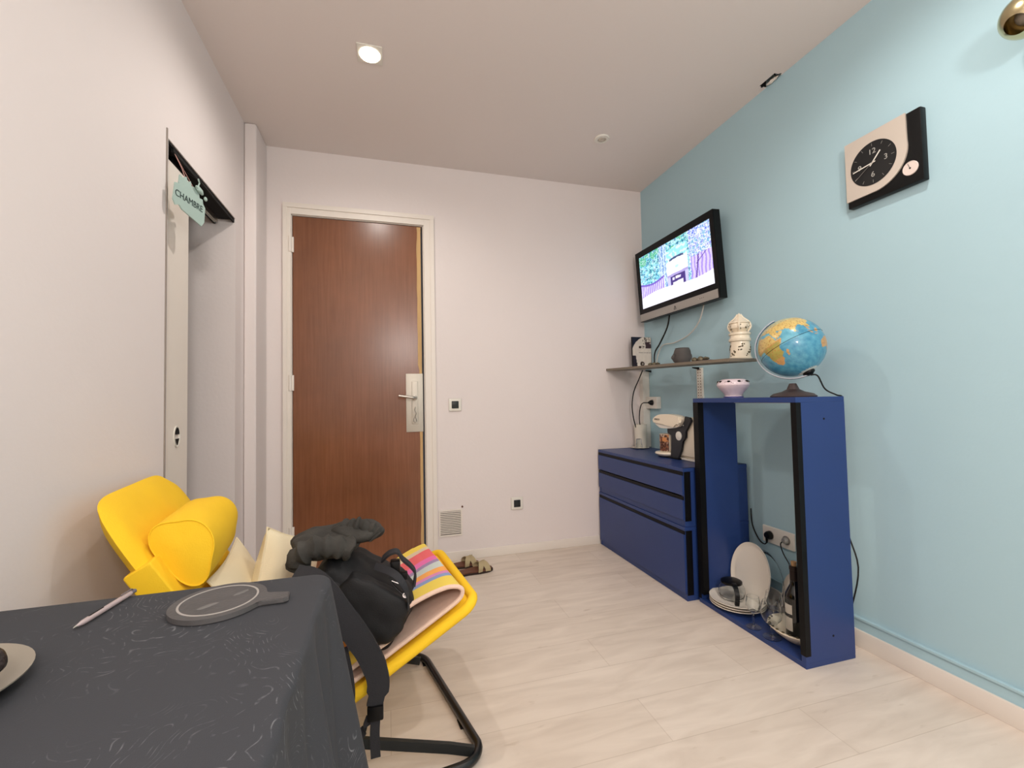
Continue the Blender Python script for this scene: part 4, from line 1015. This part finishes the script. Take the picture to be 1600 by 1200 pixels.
# pen
pa, pb = Vector((-.463, .836, ZS+.0045)), Vector((-.446, .973-.004, ZS+.0045)); pd = (pb-pa).normalized()
pb = pa+pd*.136
t = thing('ballpoint_pen', 'pale translucent ballpoint pen lying on the tablecloth', 'pen', pa)
build('barrel', MB().lathe([(.0012, .004), (.0040, .018), (.0042, .030), (.0042, .118), (.0036, .124), (0, .124)], pa, 16, pd), M_clear, t)
build('tip', MB().lathe([(0, 0), (.0006, .001), (.0020, .006), (0, .0062)], pa, 12, pd), M_metal, t)
build('clip', MB().lathe([(.0037, .1245), (.0037, .134), (0, .136)], pa, 16, pd).tube([pa+pd*.130+Vector((0, 0, .0035)), pa+pd*.126+Vector((0, 0, .0065)), pa+pd*.10+Vector((0, 0, .006))], .0011, 6), mat('grey_clip', (110, 104, 110), .4), t)
build('refill', MB().tube([pa+pd*.03+Vector((0, 0, .0041)), pa+pd*.06+Vector((0, 0, .0043))], .0012, 6), M_black, t)
# plate and avocado at the left edge
pc = Vector((-.535, .665, ZS))
t = build('side_plate', MB().lathe([(0, .004), (.052, .004), (.056, 0), (.062, .003), (.095, .012), (.112, .020), (.1125, .022), (.106, .0205), (.088, .013), (.062, .008), (0, .007)], (0, 0, 0), 56), mat('beige_stoneware', (150, 142, 128), .5, .1, coat=.2), origin=(0, 0, 0), local=True); t.location = pc
tag(t, 'beige stoneware plate on the tablecloth at the left edge', 'plate')
t = thing('avocado', 'dark avocado with stem scar lying on the beige plate', 'avocado', pc+Vector((.02, .0, .009)))
def avf(q, d):
    q = q.copy(); k = (d.x+1)/2; s_ = 1-.22*k; q.y *= s_; q.z *= s_; return q
build('fruit', MB().blob(pc+Vector((.062, -.014, .018+.031)), (.050, .034, .032), 4, .06, 4, fn=avf), M_avo, t)
build('stem_scar', MB().lathe([(.0045, 0), (.0045, .002), (.002, .002), (.002, 0)], pc+Vector((.104, -.019, .018+.042)), 14, (1, -.25, .6)), mat('stem_tan', (176, 150, 112), .7), t)
# ================================================================== LOUNGE CHAIR
CR = math.radians(7.2); CO = Vector((-.250, 1.270, 0))
chair = thing('lounge_chair', 'low yellow canvas lounge chair on a black tube frame', 'chair', CO, CR)
HG, FT, BT = Vector((0, 0, .118)), Vector((.510, 0, .388)), Vector((-.402, 0, .788)); CW = .515
sdir = (FT-HG).normalized(); bdir = (BT-HG).normalized(); YV = Vector((0, 1, 0))
snor = Vector((-sdir.z, 0, sdir.x)); bnor = Vector((-bdir.z, 0, bdir.x)) if Vector((-bdir.z, 0, bdir.x)).x > 0 else Vector((bdir.z, 0, -bdir.x))
def pad(a, d_, l_, nor, th, sag, r, y0=0, wid=.515):
    """padded canvas pocket over a tube loop: rounded corners, softly sagging in the middle"""
    mb = MB()
    def top(u, v, sgn):
        # superellipse mapping of square to rounded rectangle
        x, y = u*2-1, v*2-1
        e = max(abs(x), abs(y)); q_ = e/((abs(x)**7+abs(y)**7)**(1/7)) if e > 1e-6 else 1; ex, ey = x*q_, y*q_; tk = th*max(0, 1-e**8)**.5
        s_ = l_/2+ex*l_/2*1.0; w_ = y0+wid/2+ey*wid/2
        sg_ = sag*(1-x**4)*(1-y**4)
        wr = .0022*N2(u*6+sgn, v*7, l_*9)
        return Vector(a)+d_*s_+YV*w_+nor*(sgn*tk/2-sg_+wr)
    n = 28; G = {}
    for sgn in (1, -1):
        for i in range(n+1):
            for j in range(n+1):
                edge = i in (0, n) or j in (0, n)
                if edge and sgn == -1: G[(i, j, -1)] = G[(i, j, 1)]
                else: G[(i, j, sgn)] = mb.bm.verts.new(top(i/n, j/n, sgn))
        for i in range(n):
            for j in range(n): mb.bm.faces.new([G[(i+a_, j+b_, sgn)] for a_, b_ in ((0, 0), (1, 0), (1, 1), (0, 1))])
    return mb
Lb = (BT-HG).length; Ls = (FT-HG).length
bk = build('backrest', pad(HG, bdir, Lb, bnor, .048, .008, .06, -.030, .530), M_yellow, chair, local=True); bk.data.set_sharp_from_angle(angle=math.radians(80))
bk.data.shade_smooth()
st = build('seat', pad(HG, sdir, Ls, snor, .034, .010, .06), M_yellow, chair, local=True); st.data.shade_smooth()
# edge rolls of the canvas around the tube loop
def loop_tube(a, d_, l_, r, rad=.05):
    pts = []
    for (s_, w_) in ((0, .010), (l_-rad, .010)): pts.append(Vector(a)+d_*s_+YV*w_)
    for k in range(1, 6):
        an = math.pi/2*k/6; pts.append(Vector(a)+d_*(l_-rad+rad*math.sin(an))+YV*(.010+rad*(1-math.cos(an))))
    for k in range(0, 7):
        an = math.pi/2*k/6; pts.append(Vector(a)+d_*(l_-rad+rad*math.cos(an))+YV*(CW-.010-rad+rad*math.sin(an)))
    pts.append(Vector(a)+d_*0+YV*(CW-.010))
    return MB().tube(pts, r, 12)
build('canvas_roll', loop_tube(HG+snor*.0, sdir, Ls, .016), M_yellow, chair, local=True)
build('side_strap', MB().box(-.034, .105, 0, .145, -.029, .031, .008, 3), M_yellow, chair, local=True)
ss_ = [c for c in chair.children if c.name.startswith('side_strap')][0]
Mb = Matrix((YV, bdir, YV.cross(bdir)*1)).transposed().to_4x4(); Mb.translation = HG+bdir*(Lb*.58)
if (Mb @ Vector((0, 0, 1))-Mb.translation).dot(bnor) < 0:
    Mb = Matrix((YV, bdir, -YV.cross(bdir))).transposed().to_4x4(); Mb.translation = HG+bdir*(Lb*.58)
ss_.data.transform(Mb)
# black tubes: floor loop and side struts
r_ = .0125
fl = []
fx, rx, yo, rb_ = .486, -.33, -.112, .075
for p in ((rx, yo), (fx-rb_, yo)): fl.append(Vector((p[0], p[1], r_+.004)))
for k in range(1, 8):
    an = math.pi/2*k/8; fl.append(Vector((fx-rb_+rb_*math.sin(an), yo+rb_*(1-math.cos(an)), r_+.004)))
for k in range(0, 9):
    an = math.pi/2*k/8; fl.append(Vector((fx-rb_+rb_*math.cos(an), CW-.04-rb_+.0+rb_*math.sin(an), r_+.004)))
fl.append(Vector((rx, CW-.04, r_+.004)))
for q_ in fl:
    if q_.x > 0: q_.x -= .106*(q_.y+.036)
build('floor_frame', MB().tube(fl, r_, 14), M_tube, chair, local=True)
for y, xo in ((-.058, 0), (CW-.085, -.052)):
    build('side_strut', MB().ribbon([(fx-.022+xo, y-.024, .024), (.40+xo, y-.006, .040), (.18, y+.044, .088), (.0, y+.060, .122), (-.02, y+.062, .127)], .026, .012, (0, 0, 1)), mat('dark_grey_steel', (46, 48, 48), .5, .3), chair, local=True)
for y in (-.112, CW-.04): build('rear_post', MB().tube([(rx, y, r_+.004), (rx-.02, y, .05), (-.22, max(y, .0)*.9, .42)], .012, 12), M_tube, chair, local=True)
for y in (.06, CW-.09): build('foot_pad', MB().box(fx-.014-.106*(y+.036), fx+.014-.106*(y+.036), y-.02, y+.02, 0, .006, .001), M_black, chair, local=True)
CM = wmat(chair)
def cl(x, y, z): return CM @ Vector((x, y, z))
# bolster
bcx = HG+bdir*(Lb*.735)+bnor*.078
BY0, BY1 = .02, .335
t = thing('bolster_cushion', 'yellow roll bolster lying across the yellow backrest', 'cushion', CM @ (bcx+YV*.2))
def bol(u, v):
    a = 2*math.pi*u; y = BY0+(BY1-BY0)*v; e = abs(v*2-1); r = 1-.05*e**4
    # rounded-triangle section at the ends, rounder in the middle
    tri = 1+.13*math.cos(3*(a-math.radians(200)))*(.35+.65*e**2)
    return CM @ (bcx+YV*(y+.010*math.cos(a)*(1-2*v))+(bnor*math.sin(a)*.060+bdir*math.cos(a)*.088)*r*tri)
mb = MB(); nu, nv = 48, 24
mb.grid(bol, nu, nv, closeu=True)
for v_ in (0, 1):
    cpt = CM @ (bcx+YV*((BY1+.012) if v_ else (BY0-.010))); cv = mb.bm.verts.new(cpt); mb.bm.verts.ensure_lookup_table()
    mids = [mb.bm.verts.new(bol(i/nu, v_).lerp(cpt, .5)) for i in range(nu)]
    outer_ = [mb.bm.verts.new(bol(i/nu, v_)) for i in range(nu)]
    for i in range(nu):
        j = (i+1) % nu; mb.bm.faces.new((outer_[i], outer_[j], mids[j], mids[i])); mb.bm.faces.new((mids[i], mids[j], cv))
bmesh.ops.remove_doubles(mb.bm, verts=mb.bm.verts, dist=.0003)
build('cover', mb, M_yellow, t)
build('piping', MB().tube([bol(i/nu, 0)+(CM.to_3x3() @ YV)*-.001 for i in range(nu)], .0018, 6, closed=True), M_yellow, t)
# cushions
def cushion(name, c, ax_u, ax_v, w_, h_, th, label, m_, seed):
    U_ = Vector(ax_u).normalized(); V_ = Vector(ax_v); V_ = (V_-U_*V_.dot(U_)).normalized(); N_ = U_.cross(V_)
    t = thing(name, label, 'cushion', c)
    mb = MB(); n = 22; G = {}
    for sgn in (1, -1):
        for i in range(n+1):
            for j in range(n+1):
                x, y = i/n*2-1, j/n*2-1
                edge = i in (0, n) or j in (0, n)
                if edge and sgn == -1: G[(i, j, -1)] = G[(i, j, 1)]; continue
                tk = th*(max(0, (1-x**2))*max(0, (1-y**2)))**.42
                px, py = x*(1-.07*(1-y*y)*abs(x)), y*(1-.07*(1-x*x)*abs(y))
                q = Vector(c)+U_*px*w_/2+V_*py*h_/2+N_*(sgn*tk/2+.006*N2(x*2+seed, y*2, sgn))
                G[(i, j, sgn)] = mb.bm.verts.new(q)
        for i in range(n):
            for j in range(n): mb.bm.faces.new([G[(i+a_, j+b_, sgn)] for a_, b_ in ((0, 0), (1, 0), (1, 1), (0, 1))])
    seam = [G[(i, 0, 1)].co.copy() for i in range(n)]+[G[(n, j, 1)].co.copy() for j in range(n)]+[G[(n-i, n, 1)].co.copy() for i in range(n)]+[G[(0, n-j, 1)].co.copy() for j in range(n)]
    o = build('cover', mb, m_, t); o.data.shade_smooth()
    build('piping', MB().tube(seam, .003, 6, closed=True), m_, t)
    return t
cc1 = HG+bdir*(Lb*.385)+bnor*.052+YV*.285; b3 = CM.to_3x3()
cushion('back_cushion', CM @ cc1, b3 @ YV, b3 @ bdir, .40, .33, .05, 'flat cream cushion lying against the lower yellow backrest', M_creamfab, 1)
cushion('seat_cushion', cl(-.035, .345, .420), (.40, .85, -.42), (.03, .25, .9), .28, .30, .12, 'plump cream cushion standing between the flat cushion and the black bag', M_creamfab, 5)
# towel folded on the seat
t = thing('striped_towel', 'multicolour striped terry towel folded over on the yellow seat', 'towel', CM @ (HG+sdir*.4+YV*.25), CR)
stops = [(0, (240, 212, 92)), (.17, (142, 160, 200)), (.225, (218, 140, 186)), (.27, (246, 172, 92)), (.355, (200, 208, 202)), (.46, (160, 138, 172)), (.51, (234, 116, 176)), (.60, (238, 108, 112)), (.80, (226, 204, 176)), (.89, (246, 216, 92))]
TY0, TY1 = .028, .500
M_stripe = stripes_material(TY0-.25, TY1-.25, stops)
prof = [(.02, .026), (.15, .026), (.30, .027), (.44, .027), (.530, .029), (.556, .044), (.552, .064), (.520, .086), (.46, .102), (.40, .108), (.355, .098), (.335, .066), (.315, .060), (.26, .062), (.18, .060), (.08, .058), (.02, .056)]
pp = smooth([Vector((a, b_, 0)) for a, b_ in prof], 5)
mbt = MB(); ny = 40; th = .008
def tw(pt, y, off):
    return CM @ (HG+sdir*pt.x+snor*(pt.y)+YV*y)
rows = []
for i, p_ in enumerate(pp):
    tgt = (pp[min(i+1, len(pp)-1)]-pp[max(i-1, 0)]).normalized(); nr = Vector((-tgt.y, tgt.x, 0))
    rr_ = []
    for j in range(ny+1):
        v_ = j/ny; y = TY0+(TY1-TY0)*v_
        up = p_.y
        if i > len(pp)*.35:   # upper layer: the hump flattens towards the far side
            hump = max(0, p_.y-.060); up = p_.y-hump*.75*min(1, v_*2.2)+.004*N2(p_.x*9, y*9)+.012*math.sin(v_*math.pi)*(p_.x > .2)
            y += .012*N2(p_.x*8, 3)*(1-v_)
        base = Vector((p_.x-(.015*v_ if p_.x > .5 else 0), up, 0))
        a_ = base+nr*th/2; b_ = base-nr*th/2
        rr_.append((mbt.bm.verts.new(tw(a_, y, 0)), mbt.bm.verts.new(tw(b_, y, 0))))
    rows.append(rr_)
for i in range(len(rows)-1):
    for j in range(ny):
        A, B, C_, D = rows[i][j], rows[i+1][j], rows[i+1][j+1], rows[i][j+1]
        f = mbt.bm.faces.new((A[0], B[0], C_[0], D[0])); f.material_index = 1
        f = mbt.bm.faces.new((A[1], B[1], C_[1], D[1])); f.material_index = 0
    for j in (0, ny):
        A, B = rows[i][j], rows[i+1][j]; f = mbt.bm.faces.new((A[0], B[0], B[1], A[1])); f.material_index = 1
for i in (0, len(rows)-1):
    for j in range(ny):
        A, B = rows[i][j], rows[i][j+1]; f = mbt.bm.faces.new((A[0], B[0], B[1], A[1])); f.material_index = 1
o = build('cloth', mbt, [M_stripe, M_terry], t); o.data.set_sharp_from_angle(angle=math.radians(60))
hem = MB()
for yy in (TY0,):
    hem.tube([tw(p_+Vector((0, .002, 0)), yy, 0)+(CM.to_3x3() @ YV)*-.003 for p_ in pp], .0068, 8)
build('terry_hem', hem, M_terry, t)
# ================================================================== BACKPACK + JACKET
bgx = Vector((-.080, 1.375, .415))
t = thing('backpack', 'black backpack with dangling webbing straps on the lounge chair', 'backpack', (-.08, 1.38, .26))
Rb = Matrix.Rotation(math.radians(-6), 3, 'Z') @ Matrix.Rotation(math.radians(32), 3, 'Y')
build('main_body', MB().blob((-.085, 1.43, .418), (.150, .115, .098), 5, .07, 3, p=4.6, rot=Rb, seed=1), M_blackfab, t)
build('front_pocket', MB().blob((-.055, 1.322, .420), (.105, .034, .072), 5, .08, 3, p=4.2, rot=Rb, seed=4), M_blackfab, t)
build('lower_pouch', MB().blob((-.155, 1.360, .430), (.085, .050, .090), 4, .07, 2, p=2.4, rot=Rb, seed=9), M_blackfab, t)
build('zip_pull', MB().tube([(.000, 1.320, .500), (.012, 1.312, .478), (.028, 1.306, .462), (.040, 1.303, .452)], .0022, 6, sm=4).tube([(.006, 1.315, .492), (.022, 1.308, .486), (.034, 1.304, .482)], .0018, 6, sm=3).lathe([(.007, 0), (.007, .002), (.005, .002), (.005, 0)], (.042, 1.303, .452), 18, (0, -1, .3)), M_chrome, t)
build('grab_loop', MB().ribbon([(-.02, 1.36, .540), (.0, 1.34, .562), (.022, 1.335, .566), (.036, 1.335, .545), (.060, 1.330, .522), (.072, 1.33, .500), (.068, 1.33, .465)], .024, .006, (0, 1, .2), sm=5), M_strap, t)
build('side_release_buckle', MB().box(.002, .030, 1.315, 1.345, .505, .545, .006).box(.030, .050, 1.312, 1.330, .49, .512, .004), M_black, t)
build('shoulder_strap', MB().ribbon([(-.235, 1.26, .560), (-.175, 1.225, .545), (-.125, 1.205, .480), (-.080, 1.200, .410), (-.045, 1.205, .340), (-.030, 1.208, .280), (-.040, 1.210, .225)], [.05, .055, .058, .06, .058, .055, .040], .010, (.9, 0, .35), sm=6), M_strap, t)
build('webbing', MB().ribbon([(-.04, 1.34, .530), (.015, 1.30, .515), (.045, 1.288, .470), (.050, 1.286, .420)], .020, .003, (0, .5, .8), sm=4), M_strap, t)
bu = build('buckle', MB().box(-.058, -.018, 1.199, 1.219, .190, .226, .004), M_black, t)
build('webbing', MB().ribbon([(-.038, 1.209, .192), (-.040, 1.208, .150), (-.038, 1.208, .095)], .024, .003, (1, 0, 0), sm=4), M_strap, t)
build('webbing', MB().ribbon([(-.050, 1.212, .200), (-.062, 1.214, .172), (-.078, 1.216, .152), (-.098, 1.22, .138), (-.108, 1.222, .115)], .022, .003, (.5, 0, .8), sm=4), M_strap, t)
build('webbing', MB().ribbon([(-.120, 1.250, .36), (-.105, 1.232, .30), (-.100, 1.228, .24), (-.112, 1.232, .17)], .024, .003, (1, 0, 0), sm=5), M_strap, t)
t = thing('crumpled_jacket', 'dark grey mottled jacket bundled on top of the black backpack', 'jacket', (-.16, 1.42, .55))
def crumple(q, d):
    n1 = noise.noise(q*16); n2 = noise.noise(q*34+Vector((3, 1, 2))); rdg = 1-abs(noise.noise(q*13+Vector((5, 5, 5))))*2
    return q*(1+.16*n1+.09*n2+.14*rdg)
build('body', MB().blob((-.175, 1.42, .590), (.085, .090, .036), 5, p=2.3, fn=crumple), M_jacket, t)
build('collar', MB().blob((-.090, 1.43, .612), (.070, .065, .026), 5, p=2.2, fn=crumple, rot=Matrix.Rotation(.1, 3, 'Y')), M_jacket, t)
slv = [(-.245, 1.36, .555), (-.235, 1.33, .585), (-.195, 1.325, .605), (-.145, 1.33, .600), (-.105, 1.345, .585)]
sp2 = smooth([Vector(p) for p in slv], 8); mb = MB().tube(sp2, [.028+.004*math.sin(i*1.3) for i in range(len(sp2))], 16)
for v in mb.bm.verts: v.co += Vector((N2(v.co.x*30, v.co.z*30), N2(v.co.y*30, v.co.z*30, 3), N2(v.co.x*30, v.co.y*30, 6)))*.009
build('sleeve', mb, M_jacket, t)
sp2 = smooth([Vector(p) for p in [(-.13, 1.42, .632), (-.09, 1.40, .634), (-.052, 1.39, .622), (-.035, 1.385, .600)]], 8); mb = MB().tube(sp2, [.020+.004*math.sin(i*1.7) for i in range(len(sp2))], 14)
for v in mb.bm.verts: v.co += Vector((N2(v.co.x*30, v.co.z*30), N2(v.co.y*30, v.co.z*30, 3), N2(v.co.x*30, v.co.y*30, 6)))*.008
build('sleeve', mb, M_jacket, t)
